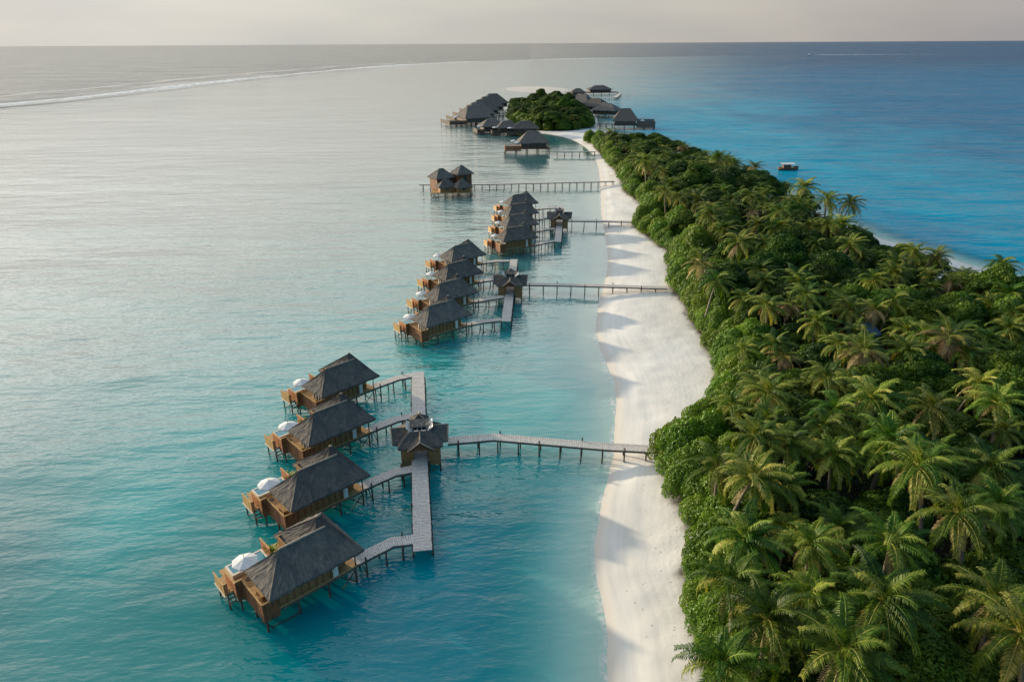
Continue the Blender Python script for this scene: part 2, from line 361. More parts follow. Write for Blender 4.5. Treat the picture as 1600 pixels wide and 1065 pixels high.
def water():
    th = np.concatenate([np.arange(-180, -62, 4.0), np.arange(-62, 62, 0.33), np.arange(62, 180, 4.0)])*PI/180
    rs = [4.0]
    while rs[-1] < 90000:
        rs.append(rs[-1]*(1.009 if rs[-1] < 500 else 1.03) + (0.15 if rs[-1] < 60 else 0))
    rs = np.array(rs); T, RR = np.meshgrid(th, rs); x = (RR*np.sin(T)).ravel(); y = (RR*np.cos(T)).ravel()
    nt_, nr = len(th), len(rs); z = np.zeros_like(x)
    col, opac, wave, powr, rmax, dsh = water_cols(x, y)
    i = (np.arange(nr-1)[:,None]*nt_ + np.arange(nt_)[None]).ravel()
    j = (np.arange(nr-1)[:,None]*nt_ + ((np.arange(nt_)+1) % nt_)[None]).ravel()
    F = np.stack([i, i+nt_, j+nt_, j], 1)
    # centre fan as a single polygon
    me = bpy.data.meshes.new('water'); me.vertices.add(len(x)); me.vertices.foreach_set('co', np.stack([x, y, z], 1).ravel())
    loops = np.concatenate([F.ravel(), np.arange(nt_)[::-1]])
    me.loops.add(len(loops)); me.loops.foreach_set('vertex_index', loops)
    me.polygons.add(len(F)+1); me.polygons.foreach_set('loop_start', np.arange(0, F.size+1, 4)); me.polygons.foreach_set('loop_total', np.concatenate([np.full(len(F), 4), [nt_]]))
    me.update()
    if me.polygons[0].normal.z < 0: me.flip_normals()
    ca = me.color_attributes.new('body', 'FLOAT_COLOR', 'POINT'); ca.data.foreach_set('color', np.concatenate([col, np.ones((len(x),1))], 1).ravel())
    a = me.attributes.new('opac', 'FLOAT', 'POINT'); a.data.foreach_set('value', opac)
    a = me.attributes.new('wave', 'FLOAT', 'POINT'); a.data.foreach_set('value', wave)
    a = me.attributes.new('powr', 'FLOAT', 'POINT'); a.data.foreach_set('value', powr)
    a = me.attributes.new('rmax', 'FLOAT', 'POINT'); a.data.foreach_set('value', rmax)
    a = me.attributes.new('edge', 'FLOAT', 'POINT'); a.data.foreach_set('value', np.clip(dsh, -5, 30))
    m, nt, out = mat('water')
    A = lambda n: N(nt, 'ShaderNodeAttribute', attribute_name=n)
    tc = N(nt, 'ShaderNodeTexCoord')
    def nz(rot, sx, sy, sc_, det, ro=0.55, dist=0.0):
        mp = N(nt, 'ShaderNodeMapping'); mp.inputs['Rotation'].default_value = (0,0,R(rot)); mp.inputs['Scale'].default_value = (sx, sy, 1)
        L(nt, tc.outputs['Object'], mp.inputs[0])
        n = N(nt, 'ShaderNodeTexNoise', i_Scale=sc_, i_Detail=det, i_Roughness=ro, i_Distortion=dist); L(nt, mp.outputs[0], n.inputs['Vector']); return n.outputs['Fac']
    h1 = nz(-14, 0.30, 1.0, 0.42, 3.0, 0.5, 0.4)     # ripples, crests nearly across the view
    h2 = nz(-30, 0.4, 1.0, 1.1, 2.5)
    h3 = nz(-8, 0.35, 1.0, 0.13, 2.0)
    def mul(a, k):
        n = N(nt, 'ShaderNodeMath', operation='MULTIPLY'); n.inputs[1].default_value = k; L(nt, a, n.inputs[0]); return n.outputs[0]
    def add(a, b):
        n = N(nt, 'ShaderNodeMath', operation='ADD'); L(nt, a, n.inputs[0]); L(nt, b, n.inputs[1]); return n.outputs[0]
    h4 = nz(-22, 0.45, 1.0, 2.6, 2.0)
    h5 = nz(-12, 0.4, 1.0, 0.045, 3.0)
    wvp = N(nt, 'ShaderNodeMath', operation='MULTIPLY'); wvp.inputs[1].default_value = 4.2; L(nt, A('wave').outputs['Fac'], wvp.inputs[0])
    h5m = N(nt, 'ShaderNodeMath', operation='MULTIPLY'); L(nt, h5, h5m.inputs[0]); L(nt, wvp.outputs[0], h5m.inputs[1])
    h = add(add(add(add(mul(h1, 0.60), mul(h2, 0.30)), mul(h3, 1.0)), mul(h4, 0.07)), h5m.outputs[0])
    wv = A('wave')
    # gust patches: calmer and rougher areas
    g = nz(-10, 0.5, 1.0, 0.012, 3.0); gr = N(nt, 'ShaderNodeMapRange'); gr.inputs['From Min'].default_value = 0.35; gr.inputs['From Max'].default_value = 0.65; gr.inputs['To Min'].default_value = 0.7; gr.inputs['To Max'].default_value = 1.3
    L(nt, g, gr.inputs[0])
    wm = N(nt, 'ShaderNodeMath', operation='MULTIPLY'); L(nt, wv.outputs['Fac'], wm.inputs[0]); L(nt, gr.outputs[0], wm.inputs[1])
    hh = N(nt, 'ShaderNodeMath', operation='MULTIPLY'); L(nt, h, hh.inputs[0]); L(nt, wm.outputs[0], hh.inputs[1])
    bp = N(nt, 'ShaderNodeBump', i_Strength=1.0, i_Distance=1.0); L(nt, hh.outputs[0], bp.inputs['Height'])
    b = N(nt, 'ShaderNodeBsdfDiffuse')
    lw = N(nt, 'ShaderNodeLayerWeight', i_Blend=0.5); L(nt, bp.outputs[0], lw.inputs['Normal'])
    fp = N(nt, 'ShaderNodeMath', operation='POWER'); L(nt, lw.outputs['Facing'], fp.inputs[0]); L(nt, A('powr').outputs['Fac'], fp.inputs[1])
    fr = N(nt, 'ShaderNodeMapRange'); fr.inputs['To Min'].default_value = 0.02; L(nt, A('rmax').outputs['Fac'], fr.inputs['To Max']); L(nt, fp.outputs[0], fr.inputs[0])
    # body colour gently mottled by sand and sea-grass patches on the bottom
    mo = nz(20, 1, 1, 0.035, 5.0, 0.6, 0.5); mr = ramp(nt, [(0.3, (0.66, 0.80, 0.84)), (0.7, (1.15, 1.10, 1.06))]); L(nt, mo, mr.inputs[0])
    mx = N(nt, 'ShaderNodeMix', data_type='RGBA', blend_type='MULTIPLY'); mx.inputs[0].default_value = 1
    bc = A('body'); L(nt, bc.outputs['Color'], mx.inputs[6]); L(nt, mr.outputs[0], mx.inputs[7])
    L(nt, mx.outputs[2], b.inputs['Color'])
    # grazing sun is mostly turned away at the surface: light enters the body steeply
    tn = N(nt, 'ShaderNodeNormal'); tn.outputs[0].default_value = Vector((math.cos(R(-35))*0.10, math.sin(R(-35))*0.10, 1)).normalized(); L(nt, tn.outputs[0], b.inputs['Normal'])
    # shallow: clear water (tinted transparency + fresnel gloss)
    tr = N(nt, 'ShaderNodeBsdfTransparent'); tr.inputs[0].default_value = (0.78, 0.99, 1.0, 1)
    gl = N(nt, 'ShaderNodeBsdfGlossy'); gl.inputs['Roughness'].default_value = 0.05; L(nt, bp.outputs[0], gl.inputs['Normal'])
    m1 = N(nt, 'ShaderNodeMixShader'); L(nt, A('opac').outputs['Fac'], m1.inputs[0]); L(nt, tr.outputs[0], m1.inputs[1]); L(nt, b.outputs[0], m1.inputs[2])
    m2 = N(nt, 'ShaderNodeMixShader'); L(nt, fr.outputs[0], m2.inputs[0]); L(nt, m1.outputs[0], m2.inputs[1]); L(nt, gl.outputs[0], m2.inputs[2])
    # thin broken foam line where the ripples die on the sand
    ed = A('edge'); fn = nz(0, 1, 1, 1.1, 5.0, 0.65)
    e1 = N(nt, 'ShaderNodeMapRange'); e1.inputs['From Min'].default_value = 0.75; e1.inputs['From Max'].default_value = 0.15; L(nt, ed.outputs['Fac'], e1.inputs[0])
    e2 = N(nt, 'ShaderNodeMapRange'); e2.inputs['From Min'].default_value = 0.42; e2.inputs['From Max'].default_value = 0.62; e2.inputs['To Max'].default_value = 0.75; L(nt, fn, e2.inputs[0])
    e3 = N(nt, 'ShaderNodeMath', operation='MULTIPLY'); L(nt, e1.outputs[0], e3.inputs[0]); L(nt, e2.outputs[0], e3.inputs[1])
    fo = N(nt, 'ShaderNodeBsdfDiffuse'); fo.inputs[0].default_value = (0.8, 0.8, 0.8, 1)
    m3 = N(nt, 'ShaderNodeMixShader'); L(nt, e3.outputs[0], m3.inputs[0]); L(nt, m2.outputs[0], m3.inputs[1]); L(nt, fo.outputs[0], m3.inputs[2])
    L(nt, m3.outputs[0], out.inputs[0])
    me.materials.append(m)
    tag(put('water', me), 'turquoise lagoon and deep blue ocean', kind='structure')
water()

# breaking surf along the outer reef: real swells with foam sheets
def foam_mat():
    m, nt, out = mat('foam')
    tc = N(nt, 'ShaderNodeTexCoord'); mp = N(nt, 'ShaderNodeMapping'); mp.inputs['Scale'].default_value = (2.2, 5.0, 1); L(nt, tc.outputs['UV'], mp.inputs[0])
    n = N(nt, 'ShaderNodeTexNoise', i_Scale=1.0, i_Detail=6.0, i_Roughness=0.65); L(nt, mp.outputs[0], n.inputs['Vector'])
    r = ramp(nt, [(0.40, (0, 0, 0)), (0.55, (1, 1, 1))]); L(nt, n.outputs['Fac'], r.inputs[0])
    d = N(nt, 'ShaderNodeBsdfDiffuse'); d.inputs[0].default_value = (0.8, 0.8, 0.79, 1)
    w = N(nt, 'ShaderNodeBsdfPrincipled'); w.inputs['Base Color'].default_value = (0.12, 0.17, 0.18, 1); w.inputs['Roughness'].default_value = 0.15
    x = N(nt, 'ShaderNodeMixShader'); L(nt, r.outputs[0], x.inputs[0]); L(nt, w.outputs[0], x.inputs[1]); L(nt, d.outputs[0], x.inputs[2]); L(nt, x.outputs[0], out.inputs[0]); return m
FOAM = foam_mat(); SWELL = simple('swell_water', (0.07, 0.08, 0.075), (0.045, 0.055, 0.05), 0.05, 0.15, 0, spec=0.5)
def ribbon(name, pts, widths, h, m, label, prof=None, z0=0.03):
    mb = MB(); mb.uv = []; n = len(pts); prof = prof or [(-0.5,0),(-0.2,0.5),(0.05,1.0),(0.2,0.45),(0.5,0)]
    acc = 0; rows = []
    for i, p in enumerate(pts):
        q = Vector(pts[min(i+1,n-1)]) - Vector(pts[max(i-1,0)]); q.normalize(); nr = Vector((-q.y, q.x))
        if i: acc += (Vector(pts[i])-Vector(pts[i-1])).length
        row = []
        for (o_, hh) in prof:
            P = Vector(p) + nr*(o_*widths[i]); row.append((P.x, P.y, z0 + hh*h*min(1, widths[i]/max(widths)*1.3)))
        rows.append((row, acc))
    for row, a in rows: mb.v += row
    k = len(prof)
    for i in range(n-1):
        for j in range(k-1):
            mb.f.append((i*k+j, (i+1)*k+j, (i+1)*k+j+1, i*k+j+1))
            a, b = rows[i][1]/40, rows[i+1][1]/40
            mb.uv += [(a, j/(k-1)), (b, j/(k-1)), (b, (j+1)/(k-1)), (a, (j+1)/(k-1))]
    return tag(mb.build(name, m, None, True), label, kind='structure')
def along(off, x0, x1, step=14, wob=4, seed=0):
    xs = []; P = [np.array(p, float) for p in REEF]; out = []
    for a, b in zip(P[:-1], P[1:]):
        d = b-a; l = np.hypot(*d); nn = np.array([-d[1], d[0]])/l
        k = max(1, int(l/step))
        for j in range(k):
            p = a + d*j/k; out.append(p)
    out = np.array(out)
    ker = np.ones(9)/9
    sx = np.convolve(np.pad(out[:,0], 4, 'edge'), ker, 'valid'); sy = np.convolve(np.pad(out[:,1], 4, 'edge'), ker, 'valid')
    dx = np.gradient(sx); dy = np.gradient(sy); l = np.hypot(dx, dy)
    w = fbm(sx, sy, 260, 20+seed)*wob
    sx2 = sx - dy/l*(off+w); sy2 = sy + dx/l*(off+w)
    sel = (sx > x0) & (sx < x1)
    return [(float(a), float(b)) for a, b in zip(sx2[sel], sy2[sel])]
def taper(pts, w, seed):
    n = len(pts); xs = np.array([p[0] for p in pts]); ys = np.array([p[1] for p in pts])
    v = w*(0.75 + 0.45*fbm(xs, ys, 300, seed)); e = np.minimum(np.arange(n), n-1-np.arange(n))/6.0
    return list(np.maximum(0.4, v*np.clip(e, 0.02, 1)))
p = along(4, -1200, -60, seed=1); ribbon('surf', p, taper(p, 30, 1), 0.6, FOAM, 'white surf breaking along the reef', [(-0.5,0),(-0.25,0.7),(0.0,1),(0.25,0.8),(0.5,0)])
p = along(-22, -900, -200, seed=2); ribbon('surf', p, taper(p, 18, 2), 0.4, FOAM, 'thin foam trail inside the reef', [(-0.5,0),(-0.25,0.7),(0.0,1),(0.25,0.8),(0.5,0)])
p = along(24, -1400, -395, seed=3); ribbon('swell', p, taper(p, 24, 3), 4.0, SWELL, 'dark swell rising outside the reef')
p = along(-33, -1400, -330, seed=5); ribbon('swell', p, taper(p, 12, 5), 2.0, SWELL, 'low dark ripple running inside the reef')
p = along(95, -1400, -150, seed=6, wob=12); ribbon('swell', p, taper(p, 24, 6), 2.2, SWELL, 'faint swell further outside the reef')
p = along(0, -60, 420, seed=4, step=20); ribbon('surf', p, taper(p, 24, 4), 0.7, FOAM, 'distant surf line across the reef', [(-0.5,0),(-0.25,0.7),(0.0,1),(0.25,0.8),(0.5,0)])
p = [(1225+i*12, 2975-i*1.5+2*math.sin(i)) for i in range(42)]; ribbon('surf', p, list(np.interp(range(42), [0,3,12,41], [8,34,22,3])), 0.3, FOAM, 'white wake trailing far away behind a boat', [(-0.5,0),(-0.2,1),(0.2,1),(0.5,0)])

# ------------------------------------------------------------------ roofs
def slope(mb, e0, e1, r0, r1, th, nu, nv, rough=0.05, under=True):
    """thatched plane between eave e0-e1 and ridge r0-r1, with a thick ragged eave"""
    e0, e1, r0, r1 = map(Vector, (e0, e1, r0, r1))
    nrm = (e1-e0).cross(((r0+r1)/2-(e0+e1)/2)).normalized()
    W = (e1-e0).length; Hh = ((r0+r1)/2-(e0+e1)/2).length
    b = len(mb.v); grid = []
    for j in range(nv+1):
        v = j/nv
        for i in range(nu+1):
            u = i/nu; p = (e0.lerp(e1, u)).lerp(r0.lerp(r1, u), v)
            edge = (i in (0, nu)) or j == nv
            sag = -0.10*math.sin(v*PI)
            off = (0 if edge else (random.uniform(-rough, rough))) + (0 if i in (0, nu) else sag)
            q = p + nrm*off
            if j == 0 and i not in (0, nu): q.z += random.uniform(-0.10, 0.04)
            mb.v.append(tuple(q)); grid.append(((u*W if abs(r0.x-r1.x)+abs(r0.y-r1.y) > .5 or True else 0), v*Hh))
    for j in range(nv):
        for i in range(nu):
            a = j*(nu+1)+i; q = (a, a+1, a+nu+2, a+nu+1)
            mb.f.append(tuple(b+k for k in q)); mb.uv += [grid[k] for k in q]
    # fascia: thick cut edge of the thatch
    b2 = len(mb.v)
    for i in range(nu+1):
        p = Vector(mb.v[b+i]); mb.v.append((p.x, p.y, p.z-th-random.uniform(0, 0.05)))
    for i in range(nu):
        mb.f.append((b+i, b2+i, b2+i+1, b+i+1)); mb.uv += [(i*W/nu,0),(i*W/nu,-.3),((i+1)*W/nu,-.3),((i+1)*W/nu,0)]
    # underside
    if under:
        c = len(mb.v); mb.v += [tuple(e0-Vector((0,0,th))), tuple(e1-Vector((0,0,th))), tuple(r1-Vector((0,0,th))), tuple(r0-Vector((0,0,th)))]
        mb.f.append((c+3,c+2,c+1,c)); mb.uv += [(0,0)]*4
def hip(x0, x1, y0, y1, ze, zr, rx0, rx1, ry, th=0.22, res=0.35):
    mb = MB(); mb.uv = []
    A, B, C_, D = (x0,y0,ze), (x1,y0,ze), (x1,y1,ze), (x0,y1,ze); P, Q = (rx0,ry,zr), (rx1,ry,zr)
    nu = max(2, int((x1-x0)/res)); nv = max(2, int((y1-y0)/2/res)); nw = max(2, int((y1-y0)/res))
    slope(mb, A, B, P, Q, th, nu, nv); slope(mb, B, C_, Q, Q, th, nw, nv); slope(mb, C_, D, Q, P, th, nu, nv); slope(mb, D, A, P, P, th, nw, nv)
    return mb
def caps(parent, segs, r=0.10, m='ridge'):
    mb = MB()
    for a, b in segs: mb.tube([a, ((a[0]+b[0])/2, (a[1]+b[1])/2, (a[2]+b[2])/2), b], [r, r*1.1, r], 6)
    return mb.build('ridge_cap', MT[m], parent, True)

# ------------------------------------------------------------------ water villa
def boards(mb, a, b, z0, z1, t=0.05, gap=0.03, w=0.32):
    """vertical board panel from a to b (2D)"""
    a = Vector(a); b = Vector(b); l = (b-a).length; d = (b-a)/l; n = max(1, int(l/w)); nr = Vector((-d.y, d.x))
    for i in range(n):
        p = a + d*(l*i/n + gap/2); q = a + d*(l*(i+1)/n - gap/2); o_ = random.uniform(-0.012, 0.012)
        mb.bar((p.x+nr.x*o_, p.y+nr.y*o_, (z0+z1)/2), (q.x+nr.x*o_, q.y+nr.y*o_, (z0+z1)/2), t, z1-z0)
def fence(parent, a, b, z0, z1, m, name='privacy_screen', rail='golden'):
    mb = MB(); boards(mb, a, b, z0, z1)
    o = mb.build(name, MT[m], parent)
    rb = MB(); rb.bar((*a, z1+0.05), (*b, z1+0.05), 0.14, 0.09); rb.build('top_rail', MT[rail], o)
    return o
def make_villa(z=2.1):
    t = empty('water_villa', (0,0,0), 0, 'x', 'villa', 'g')
    rf = hip(0, 9.8, -2.65, 2.65, 4.5, 7.1, 2.5, 7.3, 0.0).build('roof', MT['thatch'], t)
    caps(rf, [((2.5,0,7.12),(7.3,0,7.12))], 0.11)
    rr = hip(4.3, 9.75, -2.4, 5.7, 4.45, 7.62, 7.15, 7.5, 1.3).build('rear_roof', MT['thatch'], t)
    caps(rr, [((7.15,1.3,7.64),(7.5,1.3,7.64))], 0.12)
    # deck platform
    d = MB()
    for (x0,x1,y0,y1) in ((-0.35,9.4,-1.55,2.75),(-1.05,9.4,2.75,5.0),(-1.8,-1.05,3.6,6.2),(-1.05,-0.5,5.0,7.2),(-0.5,3.6,6.95,7.2),(3.25,5.2,5.0,7.2)):
        n = max(1, round((y1-y0)/0.2))
        for i in range(n): d.box(x0, x1, y0+(y1-y0)*i/n+0.006, y0+(y1-y0)*(i+1)/n-0.006, z-0.14, z+random.uniform(-0.006, 0.006))
    d.build('deck', MT['deckw'], t)
    bm_ = MB()
    for y in (-1.45, 1.0, 2.8, 4.9): bm_.box(-0.25, 9.3, y-0.09, y+0.09, z-0.42, z-0.15)
    for x in (-0.2, 3.0, 6.2, 9.2): bm_.box(x-0.08, x+0.08, -1.5, 5.0, z-0.62, z-0.43)
    bm_.box(-1.75, -1.6, 3.6, 6.2, z-0.4, z-0.15); bm_.build('deck_beam', MT['beam'], t)
    # walls
    w = MB(); boards(w, (1.15,-1.42), (7.25,-1.42), z, 4.9, 0.10, 0.02, 0.5)
    boards(w, (7.25,-1.42), (7.25,4.6), z, 4.9, 0.10, 0.02, 0.5); boards(w, (7.25,4.6), (4.3,4.6), z, 4.9, 0.10, 0.02, 0.5)
    boards(w, (4.3,4.6), (4.3,2.0), z, 4.9, 0.1, 0.02, 0.5); boards(w, (4.3,2.0), (1.15,2.0), z, 4.9, 0.1, 0.02, 0.5)
    w.bar((1.15,-1.49,z+0.12), (7.25,-1.49,z+0.12), 0.06, 0.22); w.bar((1.15,-1.49,z+1.35), (7.25,-1.49,z+1.35), 0.05, 0.12)
    wl = w.build('wall', MT['bamboo'], t)
    bt = MB()
    for i in range(9): x = 1.2 + i*0.755; bt.box(x-0.05, x+0.05, -1.56, -1.47, z, 4.7)
    bt.build('batten', MT['timber'], wl)
    lw = MB(); lw.box(1.03, 1.13, -1.4, -1.15, z, 4.9).box(1.03, 1.13, 1.75, 2.0, z, 4.9).box(1.03, 1.13, -1.15, 1.75, 4.35, 4.9); lw.build('front_wall', MT['paint'], t)
    for k in range(4):
        y = -1.12 + k*0.72
        f = MB(); f.box(1.0,1.09,y,y+0.07,z,4.3).box(1.0,1.09,y+0.6,y+0.67,z,4.3).box(1.0,1.09,y+0.07,y+0.6,4.2,4.3).box(1.0,1.09,y+0.07,y+0.6,z,z+0.1)
        fo = f.build('window', MT['paint'], t)
        MB().box(1.03,1.06,y+0.07,y+0.6,z+0.1,4.2).build('pane', MT['glass'], fo)
    # side door and entry post
    dr = MB(); dr.box(6.75, 7.3, -1.60, -1.50, z+0.05, 4.2); do = dr.build('door', MT['paint'], t)
    MB().box(6.82, 6.88, -1.64, -1.60, z+0.95, z+1.05).build('handle', MT['post'], do)
    ew = MB(); boards(ew, (7.45,-0.6), (8.6,-0.6), z, 4.7, 0.08, 0.02, 0.4); ew.build('entry_wall', MT['bamboo'], t)
    # fences, dark outside
    fence(t, (-0.38,-1.55), (-0.38,2.7), z-0.85, 3.35, 'timber')
    fence(t, (-0.38,-1.55), (1.15,-1.55), z-0.85, 3.35, 'timber')
    fence(t, (-1.08,2.72), (-0.38,2.72), z-0.85, 3.55, 'timber')
    fence(t, (-1.08,5.3), (-1.08,2.72), z-0.45, 3.4, 'screen')
    fence(t, (-1.85,6.15), (-1.85,3.7), z-0.45, 3.05, 'golden')
    fence(t, (-1.85,3.7), (-1.5,3.7), z-0.30, 3.1, 'screen')
    fence(t, (3.4,7.15), (3.4,4.9), z-0.2, 3.6, 'screen')
    st = MB(); st.box(-1.95, -1.88, 3.6, 6.25, z-0.45, z-0.31); st.build('edge_beam', MT['stone'], t)
    # plunge pool
    pl = MB(); pl.box(-0.5,3.3,5.0,5.25,z-0.6,z+0.42).box(-0.5,3.3,6.75,6.95,z-0.6,z+0.36).box(-0.5,-0.3,5.25,6.75,z-0.6,z+0.40).box(3.1,3.3,5.25,6.75,z-0.6,z+0.42).box(-0.3,3.1,5.25,6.75,z-0.6,z-0.5)
    po = pl.build('plunge_pool', MT['stone'], t)
    MB().box(-0.3,3.1,5.25,6.75,z+0.2,z+0.33).build('pool_water', MT['pool'], po)
    # stairs down to the sea
    s_ = MB()
    for i in range(3): s_.box(-1.75-0.0, -1.15, 3.45-i*0.25, 3.62-i*0.25, z-0.25-i*0.3, z-0.2-i*0.3)
    s_.bar((-1.75,3.6,z-0.1),(-1.75,2.85,z-1.0),0.06,0.16).bar((-1.15,3.6,z-0.1),(-1.15,2.85,z-1.0),0.06,0.16); s_.build('stair', MT['beam'], t)
    # bench on the front deck
    be = MB(); be.box(0.3,0.8,0.3,1.6,z+0.4,z+0.48).box(0.3,0.8,0.3,0.38,z,z+0.4).box(0.3,0.8,1.52,1.6,z,z+0.4); be.build('bench', MT['golden'], t)
    # stilts
    for x in (-0.2, 3.0, 6.2, 9.2):
        for y in (-1.45, 1.0, 4.8): post(t, x, y, z-0.4, -1.6, 0.11, 'stilt')
    for x, y in ((-1.65,3.7),(-1.65,6.1),(-0.8,2.9),(-0.4,7.1),(3.3,7.0),(1.4,7.05)): post(t, x, y, z-0.3, -1.6, 0.09, 'stilt')
    for x in (9.25,): post(t, x, -1.5, 4.6, z, 0.07, 'roof_post')
    for a, b in (((9.2,-1.45,1.5),(7.2,-1.45,-0.3)),((9.2,-1.45,0.0),(7.6,-1.45,1.5)),((-0.2,-1.45,0.9),(0.6,-1.45,-0.4)),((-0.2,-1.45,1.4),(-0.2,0.6,-0.4)),((-1.65,3.7,1.6),(-1.65,6.1,0.0)),((6.2,-1.45,1.5),(6.2,0.9,-0.3)),((3.0,-1.45,0.1),(0.2,-1.45,0.35))):
        MB().tube([a,b],[0.055,0.055],6).build('brace', MT['post'], t)
    return t
def make_parasol():
    t = empty('parasol', (0,0,0), 0, 'x', 'parasol', 'g')
    mb = MB(); n = 8; rr = 1.25
    top = (0,0,2.66)
    for k in range(n):
        a0, a1 = 2*PI*k/n, 2*PI*(k+1)/n
        p0 = (rr*math.cos(a0), rr*math.sin(a0), 2.2); p1 = (rr*math.cos(a1), rr*math.sin(a1), 2.2)
        m0 = (rr*.5*math.cos(a0), rr*.5*math.sin(a0), 2.42); m1 = (rr*.5*math.cos(a1), rr*.5*math.sin(a1), 2.42)
        am = (a0+a1)/2; pm = (rr*.93*math.cos(am), rr*.93*math.sin(am), 2.2)
        mm = (rr*.48*math.cos(am), rr*.48*math.sin(am), 2.40)
        for q in ((top,m0,mm),(top,mm,m1)): mb.tri(*q)
        mb.quad(m0,p0,pm,mm); mb.quad(mm,pm,p1,m1)
        mb.quad(p0,(p0[0],p0[1],2.06),(pm[0],pm[1],2.06),pm); mb.quad(pm,(pm[0],pm[1],2.06),(p1[0],p1[1],2.06),p1)
    c = mb.build('canopy', MT['white'], t)
    for k in range(n):
        a = 2*PI*k/n; MB().tube([(0,0,2.55),(rr*.9*math.cos(a), rr*.9*math.sin(a), 2.19)],[0.02,0.015],5).build('rib', MT['ridge'], c)
    MB().tube([(0,0,0),(0,0,3.05)],[0.035,0.03],8).build('pole', MT['golden'], t)
    MB().tube([(0,0,0),(0,0,0.08)],[0.3,0.28],14).build('base', MT['beam'], t)
    return t
def frond(mb, az, elev, Ln, droop, lw=0.8, n=34, wid=0.075, seg=9, base=(0,0,0), twist=0.0, wind=0.0):
    pts = []; p = Vector(base); e = elev
    if mb.tone is None: mb.tone = []
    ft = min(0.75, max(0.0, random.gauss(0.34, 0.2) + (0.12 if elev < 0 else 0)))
    for i in range(seg+1):
        pts.append(p.copy()); s = i/seg
        e2 = elev - droop*(s**1.25)
        d = Vector((math.cos(az)*math.cos(e2), math.sin(az)*math.cos(e2), math.sin(e2)))
        p = p + d*(Ln/seg)
    mb.tube([tuple(q) for q in pts], [0.05*(1-0.8*i/seg)+0.008 for i in range(seg+1)], 4)
    mb.tone += [min(1, ft+0.35)]*(len(mb.v)-len(mb.tone))
    for i in range(n):
        s = 0.12 + 0.87*(i+0.5)/n; k = s*seg; j = min(int(k), seg-1); q = pts[j].lerp(pts[j+1], k-j)
        tan = (pts[j+1]-pts[j]).normalized(); side = tan.cross(Vector((0,0,1)))
        if side.length < 0.1: side = Vector((-math.sin(az), math.cos(az), 0))
        side.normalize(); upv = side.cross(tan).normalized()
        prof = math.sin(min(1, (s+0.08)*1.15)*PI*0.92)**0.6 if s < 0.9 else 0.45
        for sg in (-1, 1):
            l = lw*max(0.25, prof)*random.uniform(0.85, 1.1)
            dr = (side*sg*random.uniform(0.8, 0.95) + tan*random.uniform(0.35, 0.6) + upv*random.uniform(-0.05, 0.25)); dr.normalize()
            mid = q + dr*l*0.5; dr2 = (dr + Vector((wind*0.4, 0, -random.uniform(0.5, 1.1)))).normalized(); tip = mid + dr2*l*0.55
            wv = tan*wid*0.5
            b = len(mb.v); mb.v += [tuple(q-wv*0.6), tuple(q+wv*0.6), tuple(mid+wv), tuple(mid-wv), tuple(tip)]
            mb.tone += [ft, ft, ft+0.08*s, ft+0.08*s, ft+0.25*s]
            mb.f += [(b,b+1,b+2,b+3),(b+3,b+2,b+4)]
def make_plant():
    t = empty('potted_palm', (0,0,0), 0, 'x', 'plant', 'g')
    MB().tube([(0,0,0),(0,0,0.25),(0,0,0.45)],[0.16,0.24,0.28],12).build('pot', MT['stone'], t)
    mb = MB()
    for k in range(13): frond(mb, k*2.4, random.uniform(0.5, 1.3), random.uniform(0.9, 1.4), random.uniform(0.9, 1.6), 0.32, 12, 0.07, 5, (0,0,0.5))
    mb.build('fronds', MT['yplant'], t); return t
MT['yplant'] = leaf_mat('bright_frond', [(0.0, (0.12, 0.20, 0.02)), (0.5, (0.24, 0.30, 0.03)), (0.97, (0.42, 0.42, 0.06))], 0.35, 0.5, 0.1)

ROWS = {  # eave corner mids and axis angles
 'V': ([(-23.6,48.65),(-25.4,61.35),(-27.05,74.2),(-28.7,86.85)], [43,43,43.5,44.5], 'nearest row', [(-9.55,57.9),(-11.3,71.0),(-13.0,84.2),(-14.9,97.0)]),
 'W': ([(-16.65,112.85),(-15.95,125.3),(-15.4,138.0),(-15.25,151.8)], [37.5]*4, 'middle row', [(-1.05,120.6),(-0.6,133.4),(-0.05,146.0),(0.55,158.6)]),
 'U': ([(-3.1,169.3),(-2.4,183.2),(-1.9,196.9),(-1.5,210.35)], [23,23,22.7,22.5], 'third row', [(12.35,176.6),(13.2,189.5),(14.6,203.6),(15.6,216.5)])}
ORD = ['first', 'second', 'third', 'fourth']
VN = {('V',0): 'nearest of all thatched water villas, lowest in the photo, with a broad white parasol', ('V',1): 'second nearest thatched water villa, just behind the nearest one',
      ('V',2): 'third thatched water villa out, level with the nearest crossing pavilion', ('V',3): 'farthest thatched water villa of the nearest row, beside the far end of its boardwalk',
      ('W',0): 'nearest thatched water villa of the middle row, in front of its small pavilion', ('W',1): 'second thatched water villa of the middle row, just left of its pavilion',
      ('W',2): 'third thatched water villa of the middle row, one before its farthest', ('W',3): 'farthest thatched water villa of the middle row, closest to the third row',
      ('U',0): 'nearest thatched water villa of the third row, fully showing its brown side wall', ('U',1): 'second villa in the tightly stacked third row of water villas',
      ('U',2): 'third villa in the tightly stacked third row of water villas', ('U',3): 'farthest villa in the third row, its roof topmost of the stack'}
villa = make_villa(); paras = make_parasol(); plant = make_plant(); used = False
GRP = {'V': 'water villas of the nearest row', 'W': 'water villas of the middle row', 'U': 'water villas of the third row'}
PLN = {}
